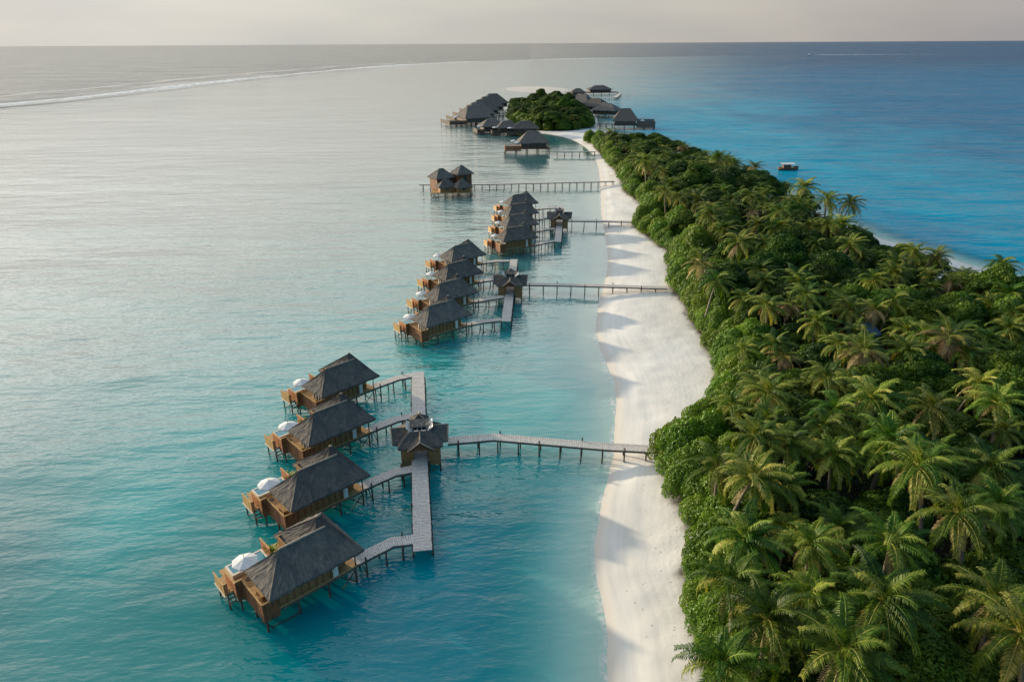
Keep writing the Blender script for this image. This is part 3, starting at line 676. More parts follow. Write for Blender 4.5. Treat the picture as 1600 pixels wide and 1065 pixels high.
for key, (mids, angs, rown, att) in ROWS.items():
    for i, (mx_, my_) in enumerate(mids):
        a = R(angs[i]); ca, sa = math.cos(a), math.sin(a)
        W_ = lambda x, y: (mx_ + x*ca - y*sa, my_ + x*sa + y*ca)
        place(villa, used, (mx_, my_, 0), a, VN[(key,i)], GRP[key])
        px_, py_ = W_(0.6, 4.05)
        adj = ['nearest', 'second nearest', 'third', 'farthest'][i]
        place(paras, used, (px_, py_, 2.1), a + 0.3*i, 'white parasol on the pool deck of the %s villa in the %s' % (adj, rown), 'white parasols on the villa decks')
        qx, qy = W_(3.85, 5.6)
        place(plant, used, (qx, qy, 2.1), i*1.3, 'yellow green potted palm behind the roof of the %s villa, %s' % (adj, rown), 'potted palms on the villa decks')
        qx, qy = W_(-0.7, 3.2)
        place(plant, True, (qx, qy, 2.1), i*2.1+1, 'small potted palm at the deck corner of the %s villa, %s' % (adj, rown), 'potted palms on the villa decks').scale = (0.62,)*3
        used = True

# ------------------------------------------------------------------ boardwalks
def boardwalk(name, pts, width, z, label, group, spacing=2.75, stub=True, z_end=None, r=0.10, mat_='grey', detail=True, brace=False):
    o = empty(name, (pts[0][0], pts[0][1], 0), 0, label, 'boardwalk' if name == 'boardwalk' else 'jetty', group)
    O = Vector((pts[0][0], pts[0][1])); P = [Vector(p)-O for p in pts]; n = len(P)
    # mitred offsets
    def nrm(a, b): d = (b-a).normalized(); return Vector((-d.y, d.x))
    Ns = []
    for i in range(n):
        if i == 0: v = nrm(P[0], P[1])
        elif i == n-1: v = nrm(P[-2], P[-1])
        else:
            a, b = nrm(P[i-1], P[i]), nrm(P[i], P[i+1]); v = (a+b).normalized(); v = v/max(0.5, v.dot(a))
        Ns.append(v)
    tot = sum((P[i+1]-P[i]).length for i in range(n-1)); z_end = z if z_end is None else z_end
    d = MB(); eb = MB(); acc = 0
    for i in range(n-1):
        l = (P[i+1]-P[i]).length; k = max(1, round(l/0.24)) if detail else max(1, round(l/1.5))
        for j in range(k):
            g = 0.07 if detail else 0.0
            t0, t1 = (j+g)/k, (j+1-g)/k
            a, b = P[i].lerp(P[i+1], t0), P[i].lerp(P[i+1], t1); na, nb = Ns[i].lerp(Ns[i+1], t0), Ns[i].lerp(Ns[i+1], t1)
            zz = z + (z_end-z)*((acc + l*(t0+t1)/2)/tot) + random.uniform(-0.012, 0.008); h = width/2 + (random.uniform(-0.02, 0.02) if detail else 0)
            c = len(d.v)
            for (p, m_) in ((a, na), (b, nb)):
                for sgn in (-1, 1): d.v.append((p.x+m_.x*h*sgn, p.y+m_.y*h*sgn, zz)); d.v.append((p.x+m_.x*h*sgn, p.y+m_.y*h*sgn, zz-0.07))
            d.f += [(c,c+4,c+6,c+2),(c+1,c+3,c+7,c+5),(c,c+1,c+5,c+4),(c+2,c+6,c+7,c+3),(c,c+2,c+3,c+1),(c+4,c+5,c+7,c+6)]
        za = z + (z_end-z)*(acc/tot); zb = z + (z_end-z)*((acc+l)/tot)
        for sgn in (-1, 1):
            a = P[i]+Ns[i]*(width/2-0.02)*sgn; b = P[i+1]+Ns[i+1]*(width/2-0.02)*sgn
            eb.bar((a.x,a.y,za-0.2),(b.x,b.y,zb-0.2),0.10,0.22)
        acc += l
    d.build('planks', MT[mat_], o); eb.build('edge_beam', MT['beam'], o)
    # posts
    s = spacing*0.5; k = 0
    while s < tot:
        acc = 0
        for i in range(n-1):
            l = (P[i+1]-P[i]).length
            if acc + l >= s: break
            acc += l
        t = (s-acc)/l; p = P[i].lerp(P[i+1], t); v = nrm(P[i], P[i+1]); zz = z + (z_end-z)*(s/tot)
        for q, sgn in enumerate((-1, 1)):
            up = 0.42 if (stub and (k + 2*q) % 4 == 0) else -0.1
            post(o, p.x+v.x*(width/2+0.06)*sgn, p.y+v.y*(width/2+0.06)*sgn, zz+up, -1.5, r)
        if brace and k % 2 == 0:
            a = p + v*(width/2); b = p - v*(width/2)
            MB().tube([(a.x,a.y,zz-0.3),(b.x,b.y,0.05)],[0.05,0.05],6).build('brace', MT['post'], o)
        cb = p; k += 1; s += spacing
    return o
Z = 2.02
BW = 'boardwalks among the water villas'
boardwalk('boardwalk', [(-9.35,56.1),(-12.1,75.5),(-15.05,98.0)], 1.95, Z, 'long grey plank boardwalk passing under the nearest crossing pavilion', BW, 3.0, True, brace=True)
boardwalk('boardwalk', [(-1.1,119.4),(-0.4,137.0),(0.6,159.6)], 1.8, Z, 'grey plank boardwalk passing under the middle row pavilion', BW, 3.0, True, brace=True)
boardwalk('boardwalk', [(12.2,175.4),(14.3,198.5),(15.7,217.5)], 1.8, Z, 'grey plank boardwalk passing under the third row pavilion', BW, 3.0, True, brace=True)
for key, (mids, angs, rown, att) in ROWS.items():
    for i in range(4):
        a = R(angs[i]); ca, sa = math.cos(a), math.sin(a); mx_, my_ = mids[i]
        W_ = lambda x, y: (mx_ + x*ca - y*sa, my_ + x*sa + y*ca)
        ax, ay = att[i]
        kink = W_(14.0, -0.9) if key == 'V' else (W_(13.2, -1.6) if key == 'W' else W_(12.0, 0.2))
        adj = ['nearest', 'second nearest', 'third', 'farthest'][i]
        boardwalk('boardwalk', [W_(9.3, -0.7), kink, (ax-1.0, ay)], 1.45, Z-0.03, 'short kinked plank walkway to the %s villa of the %s' % (adj, rown), 'short walkways leading to each villa', 2.3, True, brace=(key == 'V'))
JT = 'jetties leading to the beach'
boardwalk('jetty', [(-8.6,77.35),(-2.5,78.3),(12.4,75.75),(20.6,74.9)], 1.6, Z, 'nearest pale plank jetty with a slight bend, running from the pavilion to the beach', JT, 2.75)
boardwalk('jetty', [(2.4,141.2),(14,140.4),(33.2,138.2)], 1.5, Z, 'second jetty, from the middle row pavilion to the beach', JT, 3.0)
boardwalk('jetty', [(16.1,198.9),(36.0,197.0)], 1.5, Z, 'third jetty, a short one from the third row pavilion to the beach', JT, 3.6)
boardwalk('jetty', [(-34.2,256.4),(-10,256.2),(39.0,260.7)], 1.5, Z, 'fourth jetty, the longest one, leading straight out to the two storey villa', JT, 2.75, stub=False, detail=False)
boardwalk('jetty', [(20.5,338),(41.0,337)], 1.6, Z, 'fifth jetty, short, by the dark restaurant deck near the far tip', JT, 3.6, stub=False, detail=False, r=0.14)

# ------------------------------------------------------------------ crossing pavilions
def make_pavilion():
    t = empty('crossing_pavilion', (0,0,0), 0, 'x', 'pavilion', 'g')
    mb = MB(); mb.uv = []
    ze = 4.2; S = 2.95; I = 1.35; zi = 5.7
    # low hipped skirt round the square core
    for (a, b, c, d) in (((-S,-S),(S,-S),(I,-I),(-I,-I)), ((S,-S),(S,S),(I,I),(I,-I)), ((S,S),(-S,S),(-I,I),(I,I)), ((-S,S),(-S,-S),(-I,-I),(-I,I))):
        slope(mb, (*a,ze), (*b,ze), (*d,zi), (*c,zi), 0.2, 14, 8)
    mb.build('roof', MT['thatch'], t)
    # four gabled arms
    for k, (ln, hw, zr) in enumerate(((3.9,1.7,5.6),(3.65,1.7,5.65),(3.65,1.7,5.65),(3.4,1.6,5.8))):
        ang = (-PI/2, 0, PI, PI/2)[k]; rot = Matrix.Rotation(ang, 3, 'Z'); g = MB(); g.uv = []
        T = lambda x, y, z: tuple(rot @ Vector((x, y, z)))
        slope(g, T(I*0.6,-hw,ze-0.02), T(ln,-hw,ze-0.02), T(I*0.6,0,zr), T(ln+0.25,0,zr), 0.2, 10, 6)
        slope(g, T(ln,hw,ze-0.02), T(I*0.6,hw,ze-0.02), T(ln+0.25,0,zr), T(I*0.6,0,zr), 0.2, 10, 6)
        a = g.build('gable_roof', MT['thatch'], t)
        gb = MB(); gb.tri(T(ln-0.35,-hw+0.25,ze-0.1), T(ln-0.35,hw-0.25,ze-0.1), T(ln-0.35,0,zr-0.25)); gb.build('gable_wall', MT['timber'], a)
        caps(a, [(T(I*0.9,0,zr+0.03), T(ln+0.27,0,zr+0.03)), (T(ln+0.2,0,zr), T(ln-0.02,-hw,ze)), (T(ln+0.2,0,zr), T(ln-0.02,hw,ze))], 0.08)
    # open lantern on top: white flared sides, windows, dark top
    l = MB()
    for sx in (-1, 1):
        l.quad((sx*1.75,-1.35,6.25),(sx*0.95,-1.35,5.5),(sx*0.95,0.9,5.5),(sx*1.75,0.9,6.25))
        l.quad((sx*1.78,-1.35,6.25),(sx*1.78,0.9,6.25),(sx*0.98,0.9,5.48),(sx*0.98,-1.35,5.48))
    lo = l.build('lantern', MT['paint'], t)
    MB().box(-0.95,0.95,-0.62,-0.54,5.45,6.25).build('window', MT['glass'], lo)
    wf = MB()
    for x in (-0.9,-0.3,0.3,0.9): wf.box(x-0.04,x+0.04,-0.68,-0.6,5.45,6.25)
    wf.build('frame', MT['paint'], lo)
    tp = MB(); tp.uv = []; slope(tp, (-1.25,-0.95,6.2), (1.25,-0.95,6.2), (-1.3,0.6,6.45), (1.3,0.6,6.45), 0.12, 6, 4); tp.build('lantern_roof', MT['thatch'], lo)
    cr = hip(-1.3, 1.3, 0.6, 3.0, 5.5, 6.75, -0.05, 0.05, 1.5, 0.15).build('crest_roof', MT['thatch'], t)
    caps(cr, [((-0.05,1.5,6.75),(-1.3,0.6,5.5)),((0.05,1.5,6.75),(1.3,0.6,5.5))], 0.06)
    # floor, walls either side of the passage
    d = MB()
    for i in range(26): d.box(-2.6, 2.6, -2.6+i*0.2+0.006, -2.6+(i+1)*0.2-0.006, 1.80, 1.945)
    d.build('deck', MT['grey'], t)
    for sx in (-1, 1):
        w = MB(); boards(w, (sx*1.05,-2.6), (sx*2.55,-2.6), 1.2, 3.9, 0.1, 0.015, 0.38); boards(w, (sx*2.55,-2.55), (sx*2.55,-0.9), 1.2, 3.9, 0.1, 0.015, 0.38)
        boards(w, (sx*1.05,-2.55), (sx*1.05,-1.0), 1.94, 4.3, 0.1, 0.015, 0.38); boards(w, (sx*1.05,2.6), (sx*2.55,2.6), 1.2, 3.9, 0.1, 0.015, 0.38)
        w.build('wall', MT['bamboo'], t)
    for x in (-2.5,-0.98,0.98,2.5):
        for y in (-2.5, 0.0, 2.5): post(t, x, y, 4.25 if abs(x) > 1 else 1.8, -1.6, 0.10, 'stilt')
    for x in (-2.5, 2.5): MB().tube([(x,-2.5,1.2),(x*0.45,-2.5,-0.3)],[0.05,0.05],6).build('brace', MT['post'], t)
    return t
pav = make_pavilion()
PG = 'crossing pavilions over the boardwalks'
place(pav, False, (-11.85,75.4,0), R(8), 'nearest thatched crossing pavilion with brown side gables, where four boardwalks meet', PG, 0.95)
place(pav, True, (-0.25,137.0,0), R(-2), 'thatched crossing pavilion right of the middle villa row', PG, 0.95)
place(pav, True, (13.9,195.0,0), R(-5), 'small thatched crossing pavilion right of the third villa row', PG, 0.95)

# ------------------------------------------------------------------ two-storey suite at the head of the long jetty and the far buildings
def house(parent, cx, cy, rz, w, d, zf, zw, zr, over=0.8, name='roof', ridge=0.4, wallm='timber', over_=None):
    """hip-roofed block as parts of parent: wall, roof, windows"""
    rot = Matrix.Rotation(rz, 4, 'Z'); off = Vector((cx, cy, 0))
    def tr(o_): o_.location = off; o_.rotation_euler = (0,0,rz); return o_
    x0, x1, y0, y1 = -w/2, w/2, -d/2, d/2
    m_ = MB(); boards(m_, (x0,y0), (x1,y0), zf, zw, 0.12, 0.02, 0.8); boards(m_, (x1,y0), (x1,y1), zf, zw, 0.12, 0.02, 0.8); boards(m_, (x1,y1), (x0,y1), zf, zw, 0.12, 0.02, 0.8); boards(m_, (x0,y1), (x0,y0), zf, zw, 0.12, 0.02, 0.8)
    wl = tr(m_.build('wall', MT[wallm], parent))
    for i in range(max(1, int(w/3))):
        x = x0 + (i+0.5)*w/max(1, int(w/3)); f = MB(); f.box(x-0.6, x+0.6, y0-0.12, y0-0.07, zf+0.9, zw-0.5)
        f.build('window', MT['glass'], wl)
    rr_ = w*ridge/2
    rf = tr(hip(x0-over, x1+over, y0-over, y1+over, zw-0.1, zr, -rr_, rr_, 0, 0.25, 0.8).build(name, MT['thatch'], parent))
    caps(rf, [((-rr_,0,zr+0.02),(rr_,0,zr+0.02))], 0.12)
    return wl
s = empty('two_storey_villa', (-21.5,247,0), 0, 'two storey thatched water villa with four roofs at the end of the longest jetty', 'villa')
def sq(x, y): return x+21.5, y-247
house(s, -3.6, 1.6, R(35), 6.4, 5.4, 2.0, 6.3, 9.0, 0.7, ridge=0.3)
house(s, 3.6, 3.6, R(35), 5.6, 4.4, 2.0, 7.2, 9.9, 0.7, ridge=0.1)
house(s, -1.6, -3.0, R(20), 5.2, 3.8, 1.7, 3.9, 6.6, 0.8, ridge=0.15, wallm='bamboo')
house(s, 4.2, -3.6, R(25), 4.4, 3.6, 1.7, 3.9, 6.2, 0.9, ridge=0.15, wallm='bamboo')
d_ = MB(); d_.box(-7,7.4,-5.6,6.6,1.62,1.8); d_.build('deck', MT['deckw'], s)
for x in (-6.6,-2,2.6,7):
    for y in (-5.2, 0, 6.2): post(s, x, y, 1.6, -1.5, 0.13, 'stilt')
for x in (-6.6, 2.6, 7): MB().tube([(x,-5.2,1.5),(x+1.8,-5.2,-0.1)],[0.07,0.07],6).build('brace', MT['post'], s)

DG = 'far dark thatched buildings around the small island'
def far_villa(name, loc, rz, w, d, zr, deckx0, label, grp, cat='villa', deckw='post', par=2, open_deck=True, dk=None, zf=2.6):
    t = empty(name, (*loc, 0), rz, label, cat, grp)
    house(t, 0, 0, 0, w, d, zf, zf+2.6, zr, 1.5, ridge=0.45, wallm='beam')
    dk = dk or (deckx0, w/2+1.2, -d/2-1.2, d/2+1.0)
    x0, x1, y0, y1 = dk
    m_ = MB(); m_.box(x0, x1, y0, y1, zf-0.35, zf-0.02); m_.build('deck', MT['timber' if deckw == 'timber' else 'post'], t)
    if x0 < -w/2-2:
        fence(t, (x0,y0+0.05), (-w/2,y0+0.05), zf-1.2, zf+1.1, deckw, rail='beam'); fence(t, (x0+0.05,y1), (x0+0.05,y0), zf-1.2, zf+1.1, deckw, rail='beam')
    for i in range(5):
        for j in range(3): post(t, x0+0.4+(x1-x0-0.8)*i/4, y0+0.3+(y1-y0-0.6)*j/2, zf-0.3, -1.5, 0.16, 'stilt')
    return t, dk
def far_parasol(t, x, y, z, rz, label):
    loc = t.location; c, s_ = math.cos(rz), math.sin(rz)
    o = copy_tree(paras); o.location = (loc.x + x*c - y*s_, loc.y + x*s_ + y*c, z); o.scale = (1.25,)*3
    o['label'] = label; o['group'] = 'far white parasols'
# left row (tightly packed, receding)
rowL = [((-25,480), 'nearest villa of the far left row beside the small island'), ((-23.5,505), 'second villa of the far left row beside the small island'),
        ((-21,532), 'third villa of the far left row beside the small island'), ((-18,562), 'fourth villa of the far left row beside the small island'), ((-14.5,596), 'farthest villa of the far left row beside the small island')]
for i, (l_, lab) in enumerate(rowL):
    t, dk = far_villa('water_villa', l_, R(24), 17, 19, 12.0, -18, 'dark roofed ' + lab, DG, dk=(-20.5, 9.5, -10.0, 8.5))
    far_parasol(t, -14.0, -3.0, 2.6, R(24), 'white parasol on the deck, ' + lab)
    if i < 3: far_parasol(t, -10.6, 3.5, 2.6, R(24), 'white parasol near the roof, ' + lab)
for i, (a_, b_, lab) in enumerate((((-15,482),(4,480),'nearest'), ((-13,520),(1,518),'second'), ((-11,545),(2,543),'third'), ((-9,598),(7,597),'farthest'))):
    boardwalk('jetty', [a_, b_], 1.8, 2.3, '%s of the small jetties joining the far left villas to the small island' % lab, 'small jetties on the far left', 5, stub=False, detail=False, r=0.16)
# three roofs in front of the small island
for i, (l_, w, d, zr, rz, lab) in enumerate((((-11.5,432), 12, 10, 8.2, 14, 'left'), ((-2.0,424), 11, 9, 7.8, 8, 'middle'), ((8.5,420), 13, 9, 8.0, 2, 'right'))):
    t, dk = far_villa('water_villa', l_, R(rz), w, d, zr, -w/2-4, 'low dark thatched villa, %s one of three in front of the small island' % lab, DG, dk=(-w/2-4.5, w/2+1, -d/2-2, d/2+1), deckw='post', zf=1.8)
    far_parasol(t, -w/2-2.6, -d/2+0.5, 1.8, R(rz), 'white parasol beside the %s of three low villas in front of the small island' % lab)
# near-far restaurant with brown deck
t, dk = far_villa('restaurant', (11.0,351), R(3), 12.5, 9.5, 10.0, -14.5, 'dark thatched restaurant on stilts with a long red brown deck, near the far tip', DG, 'restaurant', dk=(-14.2, 8.0, -6.5, 6.0), deckw='timber')
mbb = hip(-1.0, 6.0, -6.6, 3.0, 5.4, 8.4, 2.3, 2.7, -2.0, 0.25, 0.8).build('porch_roof', MT['thatch'], t)
far_parasol(t, -8.0, -4.6, 2.6, R(3), 'white parasol nearest the brown deck edge of the restaurant'); far_parasol(t, -9.5, 1.5, 2.6, R(3), 'white parasol at the back of the brown restaurant deck')
# right side: long dark roofs, then a big one with a box deck
for i, (l_, w, d, zr, rz, lab) in enumerate((((59,600), 17, 14, 11, -35, 'farthest'), ((66,560), 17, 14, 10.5, -35, 'second farthest'), ((70,525), 16, 13, 9.5, -30, 'third farthest'))):
    far_villa('water_villa', l_, R(rz), w, d, zr, -9, 'dark thatched villa right of the small island, %s of its row' % lab, DG, dk=(-w/2-1, w/2+5, -d/2-1, d/2+1))
t, dk = far_villa('water_villa', (72.5,452), R(-8), 13, 13, 12.0, -8, 'large dark thatched villa with a boxy dark deck, right of the small island', DG, dk=(-7, 18.5, -7.5, 6.5))
fence(t, (7,-7.4), (18.4,-7.4), 1.2, 4.6, 'beam', rail='beam'); fence(t, (18.4,-7.4), (18.4,6.5), 1.2, 4.6, 'beam', rail='beam'); fence(t, (18.4,6.4), (7.5,6.4), 2.0, 5.0, 'beam', rail='beam')
far_parasol(t, 10.5, -5.0, 2.6, R(-8), 'white parasol on the boxy dark deck right of the small island')
boardwalk('jetty', [(56,462),(66,458)], 1.8, 2.3, 'small jetty from the small island to the large dark villa on its right', 'small jetties on the far right', 4, stub=False, detail=False, r=0.16)
# far platform with two roofs
t = empty('far_pavilion', (82,760,0), R(6), 'far dark thatched pavilion on a long low platform, right one of two', 'pavilion', 'two far pavilions')
house(t, 11, 0, 0, 22, 12, 2.8, 5.4, 9.0, 1.8, ridge=0.45, wallm='beam'); m_ = MB(); m_.box(-24, 30, -9, 8, 2.0, 2.5); m_.build('deck', MT['beam'], t)
for i in range(7): post(t, -22+8.4*i, -8.5, 2.0, -1.5, 0.3, 'stilt')
t = empty('far_pavilion', (68,722,0), R(2), 'far dark thatched pavilion on a long low platform, left one of two', 'pavilion', 'two far pavilions')
house(t, -1, 0, 0, 12, 11, 2.8, 5.2, 8.5, 1.5, ridge=0.35, wallm='beam'); m_ = MB(); m_.box(-12, 9, -8, 8, 2.0, 2.5); m_.build('deck', MT['beam'], t)
for i in range(4): post(t, -11+6.3*i, -7.5, 2.0, -1.5, 0.3, 'stilt')
boardwalk('jetty', [(46,640),(62,662),(100,690),(112,742)], 3.0, 2.1, 'pale curved jetty sweeping from the small island to the far pavilions', 'jetties leading to the far pavilions', 8, stub=False, detail=False, r=0.2)

# boat moored on the ocean side
b = empty('moored_boat', (117.6,294.5,0), R(4), 'brown wooden boat with a white canopy moored off the ocean side of the island', 'boat')
hb = MB(); secs = []
for i in range(11):
    u = i/10; x = -4.4+8.8*u; w = 1.5*math.sin(min(1, (u+0.08)*1.6)*PI/2)*(1-max(0, (u-0.65)/0.35)**2*0.95); sh_ = 1.1+0.7*max(0, (u-0.6)/0.4)**2+0.25*max(0, (0.2-u)/0.2)
    secs.append([(x,-w,sh_),(x,-w*0.85,0.3),(x,-w*0.35,-0.35),(x,w*0.35,-0.35),(x,w*0.85,0.3),(x,w,sh_)])
for sct in secs: hb.v += sct
for i in range(10):
    for j in range(5): hb.f.append((i*6+j,(i+1)*6+j,(i+1)*6+j+1,i*6+j+1))
hb.f += [tuple(range(6)), tuple(60+k for k in range(6))[::-1]]
hb.build('hull', MT['hull'], b); MB().box(-4.2,2.6,-1.3,1.3,0.85,0.95).build('boat_deck', MT['deckw'], b)
cb = MB(); cb.uv = None
for i in range(8):
    a0, a1 = PI*i/8, PI*(i+1)/8
    cb.quad((-3.8,-1.75*math.cos(a0),2.55+0.35*math.sin(a0)),(2.2,-1.75*math.cos(a0),2.55+0.35*math.sin(a0)),(2.2,-1.75*math.cos(a1),2.55+0.35*math.sin(a1)),(-3.8,-1.75*math.cos(a1),2.55+0.35*math.sin(a1)))
cb.build('canopy', MT['paint'], b)
for x in (-3.6,-1.6,0.2,2.0):
    for y in (-1.6,1.6): MB().tube([(x,y,0.8),(x,y,2.65)],[0.06,0.05],6).build('canopy_post', MT['timber'], b)
cab = MB(); cab.box(-2.6,0.6,-1.0,1.0,0.95,2.3); cab.build('cabin', MT['hull'], b)
b = empty('motor_boat', (1205,2977,0), R(180), 'tiny white motor boat far out on the right, at the tip of its wake', 'boat')
hb = MB(); hb.v = [(-9,-3,0),(-9,3,0),(5,3,0),(5,-3,0),(10,0,0.6),(-9,-3.2,2.2),(-9,3.2,2.2),(5,3.2,2.6),(5,-3.2,2.6),(13,0,3.2)]
hb.f = [(5,6,7,9,8),(0,1,6,5),(1,2,7,6),(0,5,8,3),(2,4,9,7),(3,8,9,4),(0,3,4,2,1)]; hb.build('hull', MT['paint'], b)
MB().box(-5,3,-2,2,2.4,4.2).build('cabin', MT['paint'], b)

# hut with a blue-grey roof among the trees
h_ = empty('forest_hut', (57.7,105.3,0), R(20), 'small hut with a blue grey roof half hidden among the palms', 'hut')
w = MB(); boards(w, (-2.4,-1.8), (2.4,-1.8), 1.0, 5.6, 0.1, 0.02, 0.4); boards(w, (2.4,-1.8), (2.4,1.8), 1.0, 5.6, 0.1, 0.02, 0.4); boards(w, (2.4,1.8), (-2.4,1.8), 1.0, 5.6, 0.1, 0.02, 0.4); boards(w, (-2.4,1.8), (-2.4,-1.8), 1.0, 5.6, 0.1, 0.02, 0.4); w.build('wall', MT['bamboo'], h_)
g = MB(); g.quad((-3,-2.4,5.4),(3,-2.4,5.4),(3,0,6.9),(-3,0,6.9)).quad((3,2.4,5.4),(-3,2.4,5.4),(-3,0,6.9),(3,0,6.9)).quad((-3,-2.4,5.28),(-3,0,6.78),(3,0,6.78),(3,-2.4,5.28)).quad((3,2.4,5.28),(3,0,6.78),(-3,0,6.78),(-3,2.4,5.28)).quad((-3,-2.4,5.28),(3,-2.4,5.28),(3,-2.4,5.4),(-3,-2.4,5.4)); g.build('roof', MT['tarp'], h_)

# ------------------------------------------------------------------ vegetation prototypes
def palm_proto(seed):
    random.seed(seed)
    h = random.uniform(8.6, 10.5); ln = random.uniform(-2.4, 2.4); ln2 = random.uniform(-1.6, 1.6)
    pts = [(ln*(s_**1.6), ln2*(s_**1.6), h*s_ - 0.3) for s_ in [i/9 for i in range(10)]]
    tm = MB(); tm.tube(pts, [0.26-0.13*(i/9)+(0.12 if i == 0 else 0) for i in range(10)], 8)
    top = pts[-1]
    cm = MB(); n = random.randint(25, 31)
    for k in range(n):
        u = k/(n-1); el = R(82) - R(122)*u**0.9 + random.uniform(-0.12, 0.12)
        az_ = k*2.39996 + random.uniform(-0.2, 0.2); cw = math.cos(az_+0.35); az_ -= 0.38*math.sin(az_+0.35); el -= 0.30*cw*(0.4+u)
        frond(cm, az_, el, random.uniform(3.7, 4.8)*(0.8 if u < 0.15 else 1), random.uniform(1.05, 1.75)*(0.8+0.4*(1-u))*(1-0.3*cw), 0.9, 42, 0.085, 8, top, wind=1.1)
    dm = MB()
    for k in range(random.randint(3, 6)):
        frond(dm, random.uniform(0, 6.28), R(random.uniform(-45, -20)), random.uniform(2.8, 3.6), random.uniform(0.7, 1.1), 0.55, 20, 0.07, 6, top)
    return tm.mesh('trunk', MT['trunk'], True), cm.mesh('crown', MT['palm']), dm.mesh('dry_fronds', MT['dry']), Vector(top)
def dry_palm_proto(seed):
    random.seed(seed); tm, _, _, top = palm_proto(seed); cm = MB(); dm = MB()
    for k in range(12): frond(cm, k*2.4, R(random.uniform(10, 75)), random.uniform(3.0, 4.0), random.uniform(0.9, 1.5), 0.8, 30, 0.085, 8, top)
    for k in range(18): frond(dm, k*2.4+1, R(random.uniform(-50, 30)), random.uniform(3.0, 4.2), random.uniform(1.0, 1.7), 0.7, 28, 0.085, 8, top)
    return tm, cm.mesh('crown', MT['palm']), dm.mesh('dry_fronds', MT['dry']), top
def leaf_quads(P, Nn, size, asp=0.6, bend=True):
    """numpy: leaves at P with normals Nn -> verts, faces"""
    n = len(P); rnd = np.random.normal(size=(n,3))
    Nn = Nn + rnd*0.55; Nn /= np.linalg.norm(Nn, axis=1)[:,None]
    t = np.cross(Nn, np.random.normal(size=(n,3))); t /= np.linalg.norm(t, axis=1)[:,None]
    b_ = np.cross(Nn, t); s = size*np.random.uniform(0.65, 1.3, n)[:,None]
    v = np.stack([P - t*s*0.5, P + b_*s*asp*0.5, P + t*s*0.5 - Nn*s*0.12, P - b_*s*asp*0.5], 1).reshape(-1, 3)
    return v, np.arange(4*n).reshape(-1, 4)
def np_mesh(name, v, f, m, tone=None):
    me = bpy.data.meshes.new(name); me.vertices.add(len(v)); me.vertices.foreach_set('co', v.astype(np.float32).ravel())
    me.loops.add(f.size); me.loops.foreach_set('vertex_index', f.ravel().astype(np.int32))
    me.polygons.add(len(f)); me.polygons.foreach_set('loop_start', np.arange(0, f.size, 4)); me.polygons.foreach_set('loop_total', np.full(len(f), 4))
    me.update(); me.materials.append(m)
    if tone is None: tone = np.random.uniform(0, 0.7, len(f))
    a = me.attributes.new('tone', 'FLOAT', 'POINT'); a.data.foreach_set('value', np.repeat(tone, 4).astype(np.float32))
    return me
def crown_pts(rad, hgt, z0, lobes, n, seed, lr=(0.3, 0.45), flat=0.75):
    rs = np.random.RandomState(seed); L_ = []
    for k in range(lobes):
        a = k*2.39996 + rs.uniform(-0.3, 0.3); q = math.sqrt((k+0.5)/lobes); rr = rad*(1-lr[0]*0.75)*q
        zz = z0 + hgt*(1-q**2.2)*rs.uniform(0.75, 1.0) + rs.uniform(-0.1, 0.15)*hgt
        L_.append((rr*math.cos(a), rr*math.sin(a), zz, rad*rs.uniform(*lr)))
    L_ = np.array(L_); idx = rs.choice(len(L_), n, p=L_[:,3]**2/np.sum(L_[:,3]**2))
    d = rs.normal(size=(n,3)); d[:,2] = np.abs(d[:,2])*1.0 - 0.25; d /= np.linalg.norm(d, axis=1)[:,None]
    c = L_[idx]; r_ = c[:,3]*(1 - np.abs(rs.normal(size=n))*0.10)
    bump = 1 + 0.12*np.sin(d[:,0]*7+idx)*np.sin(d[:,1]*6+idx*2)
    P = c[:,:3] + d*(r_*bump)[:,None]*np.array([1,1,flat])
    lt = rs.uniform(0, 0.7, len(L_)); return P, d, L_, np.clip(lt[idx] + rs.normal(size=n)*0.08, 0, 1)
def tree_proto(seed, kind):
    random.seed(seed); np.random.seed(seed)
    rad = {'A': 3.6, 'B': 3.3}[kind]; P, d, Lb, tn = crown_pts(rad, 3.4, 4.2, 30, 13500, seed, (0.26, 0.40))
    v, f = leaf_quads(P, d, 0.32); cm = np_mesh('crown', v, f, MT['leaf'+kind], tn)
    tm = MB(); tm.tube([(0,0,-0.3),(0.1,0.05,1.5),(0.0,0.1,3.2)], [0.32,0.24,0.18], 7)
    for k in range(6):
        l_ = Lb[(k*4+3) % len(Lb)]; tm.tube([(0,0.1,2.6+0.1*k),(l_[0]*0.5,l_[1]*0.5,3.6),(l_[0]*0.9,l_[1]*0.9,l_[2])], [0.13,0.09,0.04], 5)
    return tm.mesh('trunk', MT['bark'], True), cm
def shrub_proto(seed):
    np.random.seed(seed); P, d, Lb, tn = crown_pts(2.6, 1.7, 1.0, 16, 17500, seed, (0.38, 0.5), 0.9)
    P2, d2, _, t2 = crown_pts(2.75, 0.3, 0.5, 14, 7000, seed+50, (0.3, 0.4), 0.8)
    P = np.concatenate([P, P2]); d = np.concatenate([d, d2])
    v, f = leaf_quads(P, d, 0.185, 0.7); cm = np_mesh('crown', v, f, MT['shrub'], np.concatenate([tn, t2]))
    tm = MB()
    for k in range(5):
        a = k*1.26; tm.tube([(0.2*math.cos(a),0.2*math.sin(a),-0.2),(0.9*math.cos(a),0.9*math.sin(a),0.9),(1.6*math.cos(a),1.6*math.sin(a),1.7)], [0.10,0.07,0.03], 5)
    return tm.mesh('stems', MT['bark'], True), cm

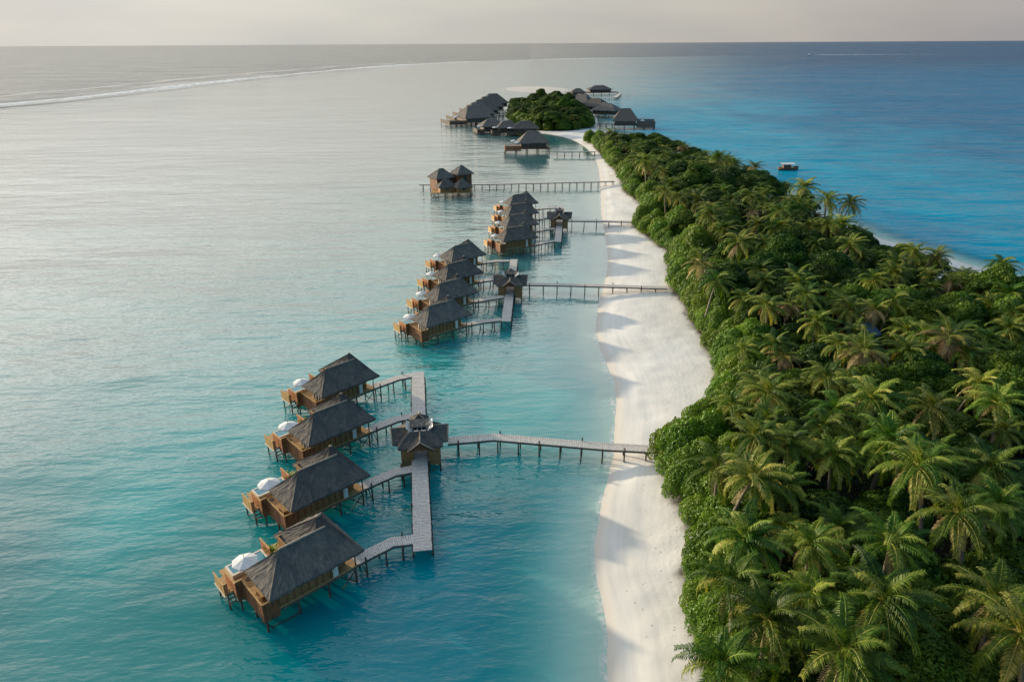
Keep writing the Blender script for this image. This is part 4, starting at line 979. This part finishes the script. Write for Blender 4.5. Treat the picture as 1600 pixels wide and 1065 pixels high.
palms = [palm_proto(100+i) for i in range(10)]; dpalms = [dry_palm_proto(200+i) for i in range(3)]
treesA = [tree_proto(300+i, 'A') for i in range(4)]; treesB = [tree_proto(320+i, 'B') for i in range(3)]
shrubs = [shrub_proto(340+i) for i in range(5)]
random.seed(11); np.random.seed(11)
def land_z(x, y): return float(land_height(np.array([x]), np.array([y]))[0][0])
def add_palm(x, y, s, label, group=None, crown_at=False, dry=False, zs=1.0):
    tm, cm, dm, top = random.choice(dpalms if dry else palms); rz = random.uniform(-0.75, 0.75)
    if crown_at:
        c, n_ = math.cos(rz), math.sin(rz); x -= s*(top.x*c - top.y*n_); y -= s*(top.x*n_ + top.y*c)
    o = empty('coconut_palm', (x, y, max(0.3, land_z(x, y))), rz, label, 'palm tree', group); o.scale = (s, s, s*zs)
    put('trunk', tm, o); put('crown', cm, o); put('dry_fronds', dm, o); return o
def add_tree(x, y, s, kind, label, group, zs=1.0):
    tm, cm = random.choice(treesA if kind == 'A' else treesB)
    o = empty('broadleaf_tree', (x, y, max(0.3, land_z(x, y))), random.uniform(0, 2*PI), label, 'tree', group); o.scale = (s, s, s*zs)
    put('trunk', tm, o); put('crown', cm, o); return o
def add_shrub(x, y, s, label, group, zs=1.0):
    tm, cm = random.choice(shrubs)
    o = empty('beach_shrub', (x, y, max(0.2, land_z(x, y))), random.uniform(0, 2*PI), label, 'shrub', group); o.scale = (s, s*random.uniform(0.9, 1.1), s*zs)
    put('stems', tm, o); put('crown', cm, o); return o

# marked palms: crown centre (x, y), size, what it looks like
HERO = [
 (14.9,35.5,0.95,'bushy green coconut palm at the very bottom, beside the beach hedge'),
 (19.0,38.5,1.08,'yellow tipped coconut palm near the bottom edge, second from the beach',),
 (23.2,35.2,1.1,'broad green coconut palm at the bottom edge, right of the leaning trunk'),
 (28.4,40.1,1.12,'large coconut palm with tan lower fronds, lower middle of the grove'),
 (32.9,47.5,1.0,'tall coconut palm with drooping fronds above a dark gap, lower right of the grove'),
 (40.1,50.1,1.05,'round coconut palm standing alone against dark scrub near the right edge'),
 (39.9,62.0,1.15,'largest full coconut palm mid grove with a skirt of long hanging fronds'),
 (34.1,62.0,0.95,'narrower coconut palm immediately left of the largest one'),
 (23.8,56.5,1.0,'coconut palm just behind the big round shrub at the nearest jetty'),
 (21.6,60.6,0.9,'coconut palm with brownish fronds leaning over the round shrub at the nearest jetty'),
 (37.6,40.6,1.0,'coconut palm with golden lower fronds at the right edge near the bottom'),
 (20.5,48.4,1.05,'leaning coconut palm with swept fronds beside the lower hedge'),
 (23.8,42.5,0.9,'small coconut palm tucked between larger ones near the bottom'),
 (25.8,47.4,0.85,'dense green coconut palm left of a dark hollow'),
 (30.2,51.0,0.85,'upright young coconut palm with spear like leaves'),
 (33.7,91.0,0.85,'slim coconut palm with bare trunk just inside the hedge between the first and second jetty'),
 (39.3,93.6,0.85,'slim coconut palm right beside the bare trunked one inside the hedge'),
 (36.7,116.4,0.95,'coconut palm with tan hanging fronds right of the second jetty'),
 (55.5,104.8,0.9,'dark green coconut palm left of the blue roofed hut'),
 (63.6,106.8,0.9,'coconut palm behind and right of the blue roofed hut'),
 (53.0,97.4,0.85,'coconut palm in front and left of the blue roofed hut'),
 (31.4,74.1,1.0,'yellow green coconut palm with a long hanging frond, above the shrub gap'),
 (40.2,78.1,0.95,'coconut palm with two bare trunks visible beneath, centre of the grove'),
 (44.0,76.6,0.9,'coconut palm with wind bent fronds in the centre of the grove'),
 (49.2,70.3,1.0,'coconut palm with sparse twisted fronds right of the centre'),
 (26.5,64.1,1.0,'coconut palm with wide fronds reaching towards the nearest jetty head'),
 (37.3,69.2,0.95,'low coconut palm above the largest one'),
 (58.6,72.6,1.0,'coconut palm near the right edge at mid height of the photo'),
 (40.5,112.1,0.9,'coconut palm with bright tips behind the second jetty shrubs'),
 (76.5,96.9,0.95,'yellowish coconut palm at the right edge above the brown crowned one'),
 (81.2,190.5,1.22,'tall coconut palm standing out against the ocean, left one of three'),
 (83.4,180,1.2,'second coconut palm standing out against the ocean, middle one of three'),
 (87.0,174.5,1.08,'lone star shaped coconut palm against the blue ocean, right one of three'),
 (93.2,124.8,0.95,'coconut palm beside the ocean beach near the right edge'),
 (86.2,133.8,0.9,'coconut palm just above the ocean beach strip'),
 (49.3,170.4,1.0,'spiky coconut palm in the upper middle of the island'),
 (61.7,93.8,0.9,'coconut palm with curled pale fronds in front of the brown crowned one'),
 (17.9,43.4,0.95,'coconut palm overhanging the lower hedge near the beach'),
]
pts = []
for h in HERO:
    zc = 0.98
    add_palm(h[0], h[1], h[2]*0.98, h[3], crown_at=True); pts.append((h[0], h[1], 2.6))
for x, y, s_, lab in ((37.2,128.5,1.05,'yellowed dying coconut palm with a golden skirt of hanging fronds'), (62.6,89.8,1.15,'coconut palm with a brown withered crown in the right half of the grove')):
    add_palm(x, y, s_, lab, crown_at=True, dry=True); pts.append((x, y, 2.6))

# hedge of beach shrubs following the vegetation edge
VA = [Vector(p) for p in VEG[1:28]]; acc = 0; sh_n = 0
def zone_y(y):
    if y < 58: return 'below the nearest jetty'
    if y < 76: return 'at the nearest jetty head'
    if y < 100: return 'just past the nearest jetty'
    if y < 136: return 'before the second jetty'
    if y < 200: return 'before the third jetty'
    if y < 262: return 'past the third jetty'
    return 'beyond the longest jetty'
rowsp = []
for i in range(len(VA)-1):
    a, b = VA[i], VA[i+1]; l = (b-a).length; nn = Vector(((b-a).y, -(b-a).x)).normalized()
    step = 2.4 if a.y < 140 else (3.4 if a.y < 220 else 5.5)
    while acc < l:
        p = a + (b-a)*(acc/l); s_ = random.uniform(0.66, 1.3)*(1 if p.y < 140 else (1.15 if p.y < 220 else 1.3))
        q = p + nn*(2.35*s_ + random.uniform(-0.3, 1.3)); rowsp.append((q.x, q.y, s_))
        acc += step*s_
    acc -= l
for (x, y, s_) in rowsp:
    if y > 330 and x < 42 and random.random() < 0.3: continue
    if y < 22: continue
    big = 1.25 if 66 < y < 76 else 1.0
    add_shrub(x, y, s_*big, 'rounded bright green beach hedge shrub ' + zone_y(y), 'beach shrubs ' + zone_y(y), random.uniform(1.05, 1.45)); pts.append((x, y, 1.4*s_))
    if y < 200 and random.random() < 0.7:
        add_shrub(x+random.uniform(2.4, 3.4), y+random.uniform(-1, 1.5), s_*1.05, 'taller green shrub behind the beach hedge ' + zone_y(y), 'second rank shrubs ' + zone_y(y), random.uniform(1.5, 1.9)); pts.append((x+2.8, y, 1.2))

# forest fill
def inside(x, y, poly, m=0.0): return sdist([(x, y)], poly)[0] < -m
PTS = [(a, b, c) for a, b, c in pts]
def free(x, y, r):
    for a, b, c in PTS:
        if abs(a-x) < 7 and (a-x)**2+(b-y)**2 < (r+c)**2*0.36: return False
    return True
def lateral(x, y):
    w0 = np.interp(y, [p[1] for p in VEG[1:26]], [p[0] for p in VEG[1:26]]) if y < 396 else 40
    u = x - w0
    return 'beach side' if u < 13 else ('ocean side' if x > 84 - max(0, y-250)*0.05 else 'middle')
def vis(x, y): return x < 0.80*(0.917*y+18) + 7 and y > 20
cands = []
xs_, ys_ = [], []
np.random.seed(5); random.seed(5); counts = {'palm': 0, 'tree': 0}
N_TRY = 26000; cx_ = np.random.uniform(14, 118, N_TRY); cy_ = 20 + 380*np.random.uniform(0, 1, N_TRY)**1.5
dv_ = sdist(np.stack([cx_, cy_], 1), VEG)
for x, y, dd in zip(cx_, cy_, dv_):
    if dd > -2.2 or not vis(x, y): continue
    if (x-57.2)**2/30 + (y-102.5)**2/40 < 1: continue
    lat = lateral(x, y)
    pp = {'beach side': 0.75, 'middle': 0.55, 'ocean side': 0.25}[lat]
    if y > 95: pp *= 0.8
    if y > 205: pp = 0.55
    pp *= 1.0 + 0.9*mnoise.noise(Vector((x*0.045, y*0.045, 3.1)))
    isp = random.random() < pp
    sc_ = 1.0 if y < 110 else (1.1 if y < 200 else 1.3)
    r_ = (3.0 if isp else 3.05)*sc_*(1.0 if y < 210 else 1.2)
    ef0 = 0.62 if y < 190 else 0.85; ef = ef0 + (1-ef0)*min(1, max(0, (-dd-2)/9)) if lat == 'ocean side' or x > 70 else 1.0
    if y > 250: ef *= 0.74
    if y < 75 and lat != 'beach side' and random.random() < 0.5: isp = False
    if dd > -r_*0.9: 
        if dd > -1.8: continue
    if not free(x, y, r_): continue
    PTS.append((x, y, r_))
    if isp and counts['palm'] < 250:
        counts['palm'] += 1
        yel = random.random() < 0.07
        lab = ('coconut palm ' if not yel else 'yellowing coconut palm ') + 'on the grove %s ' % lat + zone_y(y)
        add_palm(x, y, random.uniform(0.68, 1.12)*(1.0 if y < 200 else 1.12), lab, lab.replace('coconut palm', 'coconut palms') , dry=yel, zs=random.uniform(0.85, 1.1)*ef)
    elif counts['tree'] < 225:
        counts['tree'] += 1
        k_ = 'A' if mnoise.noise(Vector((x*0.06, y*0.06, 9.1))) + random.uniform(-0.3, 0.3) > -0.05 else 'B'
        lab = ('dark green' if k_ == 'A' else 'olive green') + ' broadleaf tree on the grove %s ' % lat + zone_y(y)
        add_tree(x, y, random.uniform(0.85, 1.25)*sc_*(1 if y < 210 else 1.1), k_, lab, lab.replace('tree', 'trees'), random.uniform(0.75, 1.1)*ef*(0.72 if y < 75 else 1))
# trees of the small island
cnt = 0; PTS = []
for t_ in range(6000):
    x = random.uniform(0, 60); y = random.uniform(428, 610)
    if not inside(x, y, VEG2, 3.0) or not free(x, y, 4.7): continue
    PTS.append((x, y, 4.7)); cnt += 1
    isp = random.random() < 0.3; edge = 0.75 + 0.25*min(1, -sdist([(x, y)], VEG2)[0]/14)
    if isp: add_palm(x, y, random.uniform(1.0, 1.25), 'coconut palm poking out of the canopy of the small far island', 'coconut palms of the small far island', zs=edge*0.8)
    else:
        k_ = 'A' if random.random() < 0.55 else 'B'
        add_tree(x, y, 1.35*random.uniform(0.8, 1.3), k_, ('dark' if k_ == 'A' else 'olive') + ' broadleaf tree of the small far island', ('dark' if k_ == 'A' else 'olive') + ' trees of the small far island', edge*random.uniform(0.8, 1.15))
V2 = [Vector(p) for p in VEG2]
for i in range(len(V2)):
    a, b = V2[i], V2[(i+1) % len(V2)]; l = (b-a).length; c_ = Vector((26, 515)); k = max(1, int(l/6.5))
    if a.y > 560: continue
    for j in range(k):
        p = a.lerp(b, (j+0.5)/k); q = p + (c_-p).normalized()*3.0
        add_shrub(q.x, q.y, random.uniform(1.3, 1.9), 'rounded shrub on the edge of the small far island', 'shrubs of the small far island', random.uniform(1.0, 1.4))
print('COUNTS', counts, 'small island', cnt, 'shrubs', len(rowsp))

# undergrowth: leafy ground cover under the trees, one uncountable mass
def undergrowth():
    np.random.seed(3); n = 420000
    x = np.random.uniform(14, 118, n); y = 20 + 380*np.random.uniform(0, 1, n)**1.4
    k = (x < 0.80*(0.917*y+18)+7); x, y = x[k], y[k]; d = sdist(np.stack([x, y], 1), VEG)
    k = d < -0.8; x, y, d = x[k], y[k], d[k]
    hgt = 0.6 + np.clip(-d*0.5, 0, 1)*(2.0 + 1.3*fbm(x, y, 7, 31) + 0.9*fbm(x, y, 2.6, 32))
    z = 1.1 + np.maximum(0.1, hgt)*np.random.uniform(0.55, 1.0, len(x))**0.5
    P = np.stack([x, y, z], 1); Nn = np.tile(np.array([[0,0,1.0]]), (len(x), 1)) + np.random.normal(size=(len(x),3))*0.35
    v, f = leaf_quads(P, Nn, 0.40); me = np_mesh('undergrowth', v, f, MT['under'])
    tag(put('undergrowth', me), 'dense scrub covering the ground beneath the trees, shade painted into its leaf colour', 'undergrowth', kind='stuff')
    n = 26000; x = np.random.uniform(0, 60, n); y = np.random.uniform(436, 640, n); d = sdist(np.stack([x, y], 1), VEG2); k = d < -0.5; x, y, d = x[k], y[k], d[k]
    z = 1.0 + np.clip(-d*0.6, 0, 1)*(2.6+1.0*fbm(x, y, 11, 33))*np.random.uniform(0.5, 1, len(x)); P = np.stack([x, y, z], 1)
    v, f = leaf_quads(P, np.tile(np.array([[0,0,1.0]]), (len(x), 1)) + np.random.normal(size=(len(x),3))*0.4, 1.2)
    tag(put('undergrowth', np_mesh('undergrowth', v, f, MT['under'])), 'scrub beneath the trees of the small far island, shade painted into its leaves', 'undergrowth', kind='stuff')
undergrowth()
def litter():
    np.random.seed(9); n = 5200; y = np.random.uniform(38, 240, n)**1.0; x = np.random.uniform(8, 46, n)
    ds = sdist(np.stack([x, y], 1), SHORE); dv = sdist(np.stack([x, y], 1), VEG)
    k = (ds < -2.5) & (dv > 0.0) & (np.random.rand(n) < np.exp(-dv/4.5)*0.45); x, y = x[k], y[k]
    z = land_height(x, y)[0] + 0.03; P = np.stack([x, y, z], 1)
    v, f = leaf_quads(P, np.tile(np.array([[0,0,3.0]]), (len(x), 1)), 0.17, 0.4)
    tag(put('leaf_litter', np_mesh('leaf_litter', v, f, MT['litter'])), 'scattered dry leaves and twigs on the white sand', 'leaf litter', kind='stuff')
litter()

# ------------------------------------------------------------------ light, sky, camera
SUN_AZ, SUN_EL = R(145), R(10.3)      # azimuth counter-clockwise from +X
sd = Vector((math.cos(SUN_AZ)*math.cos(SUN_EL), math.sin(SUN_AZ)*math.cos(SUN_EL), math.sin(SUN_EL)))
sl = bpy.data.lights.new('sun', 'SUN'); sl.energy = 4.5; sl.angle = R(1.3); sl.color = (1.0, 0.83, 0.58)
so = bpy.data.objects.new('sun', sl); COL.objects.link(so); so.rotation_euler = (-sd).to_track_quat('-Z', 'Y').to_euler(); so.location = (-60, 60, 80)
wd = bpy.data.worlds.new('World'); sc.world = wd; wd.use_nodes = True; nt = wd.node_tree; nt.nodes.clear()
out = nt.nodes.new('ShaderNodeOutputWorld'); bg = nt.nodes.new('ShaderNodeBackground'); L(nt, bg.outputs[0], out.inputs[0])
sky = N(nt, 'ShaderNodeTexSky', sky_type='NISHITA', sun_disc=False, sun_elevation=SUN_EL, sun_rotation=math.atan2(sd.x, sd.y), air_density=1.0, dust_density=2.5, ozone_density=1.5)
sk = N(nt, 'ShaderNodeMix', data_type='RGBA', blend_type='MULTIPLY'); sk.inputs[0].default_value = 1; sk.inputs[7].default_value = (0.10, 0.10, 0.10, 1); L(nt, sky.outputs[0], sk.inputs[6])
# thin high cloud veil: procedural, brighter towards the sun
tc = N(nt, 'ShaderNodeTexCoord')
dt = N(nt, 'ShaderNodeVectorMath', operation='DOT_PRODUCT'); dt.inputs[1].default_value = tuple(Vector((sd.x, sd.y, 0)).normalized()); L(nt, tc.outputs['Generated'], dt.inputs[0])
side = ramp(nt, [(0.30, (0.24, 0.25, 0.28)), (0.55, (0.300, 0.278, 0.265)), (0.80, (0.425, 0.408, 0.365)), (0.95, (0.455, 0.447, 0.425))])
mr = N(nt, 'ShaderNodeMapRange'); mr.inputs['From Min'].default_value = -1; mr.inputs['From Max'].default_value = 1; L(nt, dt.outputs['Value'], mr.inputs[0]); L(nt, mr.outputs[0], side.inputs[0])
sp = N(nt, 'ShaderNodeSeparateXYZ'); L(nt, tc.outputs['Generated'], sp.inputs[0])
zen = ramp(nt, [(0.0, (1, 1, 1)), (0.07, (1.05, 1.06, 1.07)), (0.25, (1.65, 1.66, 1.67)), (1.0, (2.45, 2.5, 2.6))]); L(nt, sp.outputs['Z'], zen.inputs[0])
ml = N(nt, 'ShaderNodeMix', data_type='RGBA', blend_type='MULTIPLY'); ml.inputs[0].default_value = 1; L(nt, side.outputs[0], ml.inputs[6]); L(nt, zen.outputs[0], ml.inputs[7])
mp = N(nt, 'ShaderNodeMapping'); mp.inputs['Scale'].default_value = (1.0, 1.0, 5.0); mp.inputs['Rotation'].default_value = (0.1, 0.16, 0); L(nt, tc.outputs['Generated'], mp.inputs[0])
cn = N(nt, 'ShaderNodeTexNoise', i_Scale=2.2, i_Detail=4.0, i_Roughness=0.5); L(nt, mp.outputs[0], cn.inputs['Vector'])
cr = ramp(nt, [(0.38, (0.90, 0.91, 0.93)), (0.62, (1.07, 1.055, 1.02))]); L(nt, cn.outputs['Fac'], cr.inputs[0])
m3 = N(nt, 'ShaderNodeMix', data_type='RGBA', blend_type='MULTIPLY'); m3.inputs[0].default_value = 1; L(nt, ml.outputs[2], m3.inputs[6]); L(nt, cr.outputs[0], m3.inputs[7])
# open blue sky away from the sun, above the horizon haze
bd = N(nt, 'ShaderNodeMapRange', interpolation_type='SMOOTHSTEP'); bd.inputs['From Min'].default_value = 0.55; bd.inputs['From Max'].default_value = -0.25; L(nt, dt.outputs['Value'], bd.inputs[0])
bz = N(nt, 'ShaderNodeMapRange', interpolation_type='SMOOTHSTEP'); bz.inputs['From Min'].default_value = 0.03; bz.inputs['From Max'].default_value = 0.20; L(nt, sp.outputs['Z'], bz.inputs[0])
bm = N(nt, 'ShaderNodeMath', operation='MULTIPLY'); L(nt, bd.outputs[0], bm.inputs[0]); L(nt, bz.outputs[0], bm.inputs[1])
d3 = N(nt, 'ShaderNodeVectorMath', operation='DOT_PRODUCT'); d3.inputs[1].default_value = tuple(sd); L(nt, tc.outputs['Generated'], d3.inputs[0])  # added glow around the sun, held above the horizon band to brighten reflections
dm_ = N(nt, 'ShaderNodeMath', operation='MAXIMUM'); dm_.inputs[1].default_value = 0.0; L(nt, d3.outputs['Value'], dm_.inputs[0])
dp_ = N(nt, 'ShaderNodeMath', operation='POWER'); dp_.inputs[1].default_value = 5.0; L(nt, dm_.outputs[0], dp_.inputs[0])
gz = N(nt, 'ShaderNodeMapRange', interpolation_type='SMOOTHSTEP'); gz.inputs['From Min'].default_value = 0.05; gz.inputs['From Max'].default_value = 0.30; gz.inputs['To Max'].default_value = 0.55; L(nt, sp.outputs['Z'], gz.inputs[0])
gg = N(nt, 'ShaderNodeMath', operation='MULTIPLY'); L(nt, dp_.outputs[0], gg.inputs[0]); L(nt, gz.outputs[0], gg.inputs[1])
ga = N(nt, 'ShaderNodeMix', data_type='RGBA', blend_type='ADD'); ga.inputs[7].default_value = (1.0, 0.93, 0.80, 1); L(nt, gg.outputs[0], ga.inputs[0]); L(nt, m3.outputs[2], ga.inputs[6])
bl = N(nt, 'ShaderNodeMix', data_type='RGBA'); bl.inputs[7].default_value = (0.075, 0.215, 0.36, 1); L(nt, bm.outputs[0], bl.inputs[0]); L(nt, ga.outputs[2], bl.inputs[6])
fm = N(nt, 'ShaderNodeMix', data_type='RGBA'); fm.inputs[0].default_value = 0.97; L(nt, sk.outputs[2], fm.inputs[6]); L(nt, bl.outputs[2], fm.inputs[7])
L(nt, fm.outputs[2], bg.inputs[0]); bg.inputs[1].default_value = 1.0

cam = bpy.data.cameras.new('camera'); cam.sensor_width = 36; cam.lens = 1067/1600*36; cam.clip_start = 0.5; cam.clip_end = 200000
co = bpy.data.objects.new('camera', cam); COL.objects.link(co); sc.camera = co
P_, RO = R(23.55), R(0.32)
r0 = Vector((1,0,0)); u0 = Vector((0, math.sin(P_), math.cos(P_))); f0 = Vector((0, math.cos(P_), -math.sin(P_)))
rv = r0*math.cos(RO) - u0*math.sin(RO); uv_ = r0*math.sin(RO) + u0*math.cos(RO)
m4 = Matrix(((rv.x, uv_.x, -f0.x, 0), (rv.y, uv_.y, -f0.y, 0), (rv.z, uv_.z, -f0.z, 50), (0,0,0,1)))
co.matrix_world = m4
sc.render.engine = 'CYCLES'
sc.render.resolution_x = 1024; sc.render.resolution_y = 681
sc.view_settings.view_transform = 'Standard'; sc.view_settings.look = 'None'; sc.view_settings.exposure = 0.54; sc.view_settings.gamma = 1.0
sc.cycles.max_bounces = 8; sc.cycles.transparent_max_bounces = 8
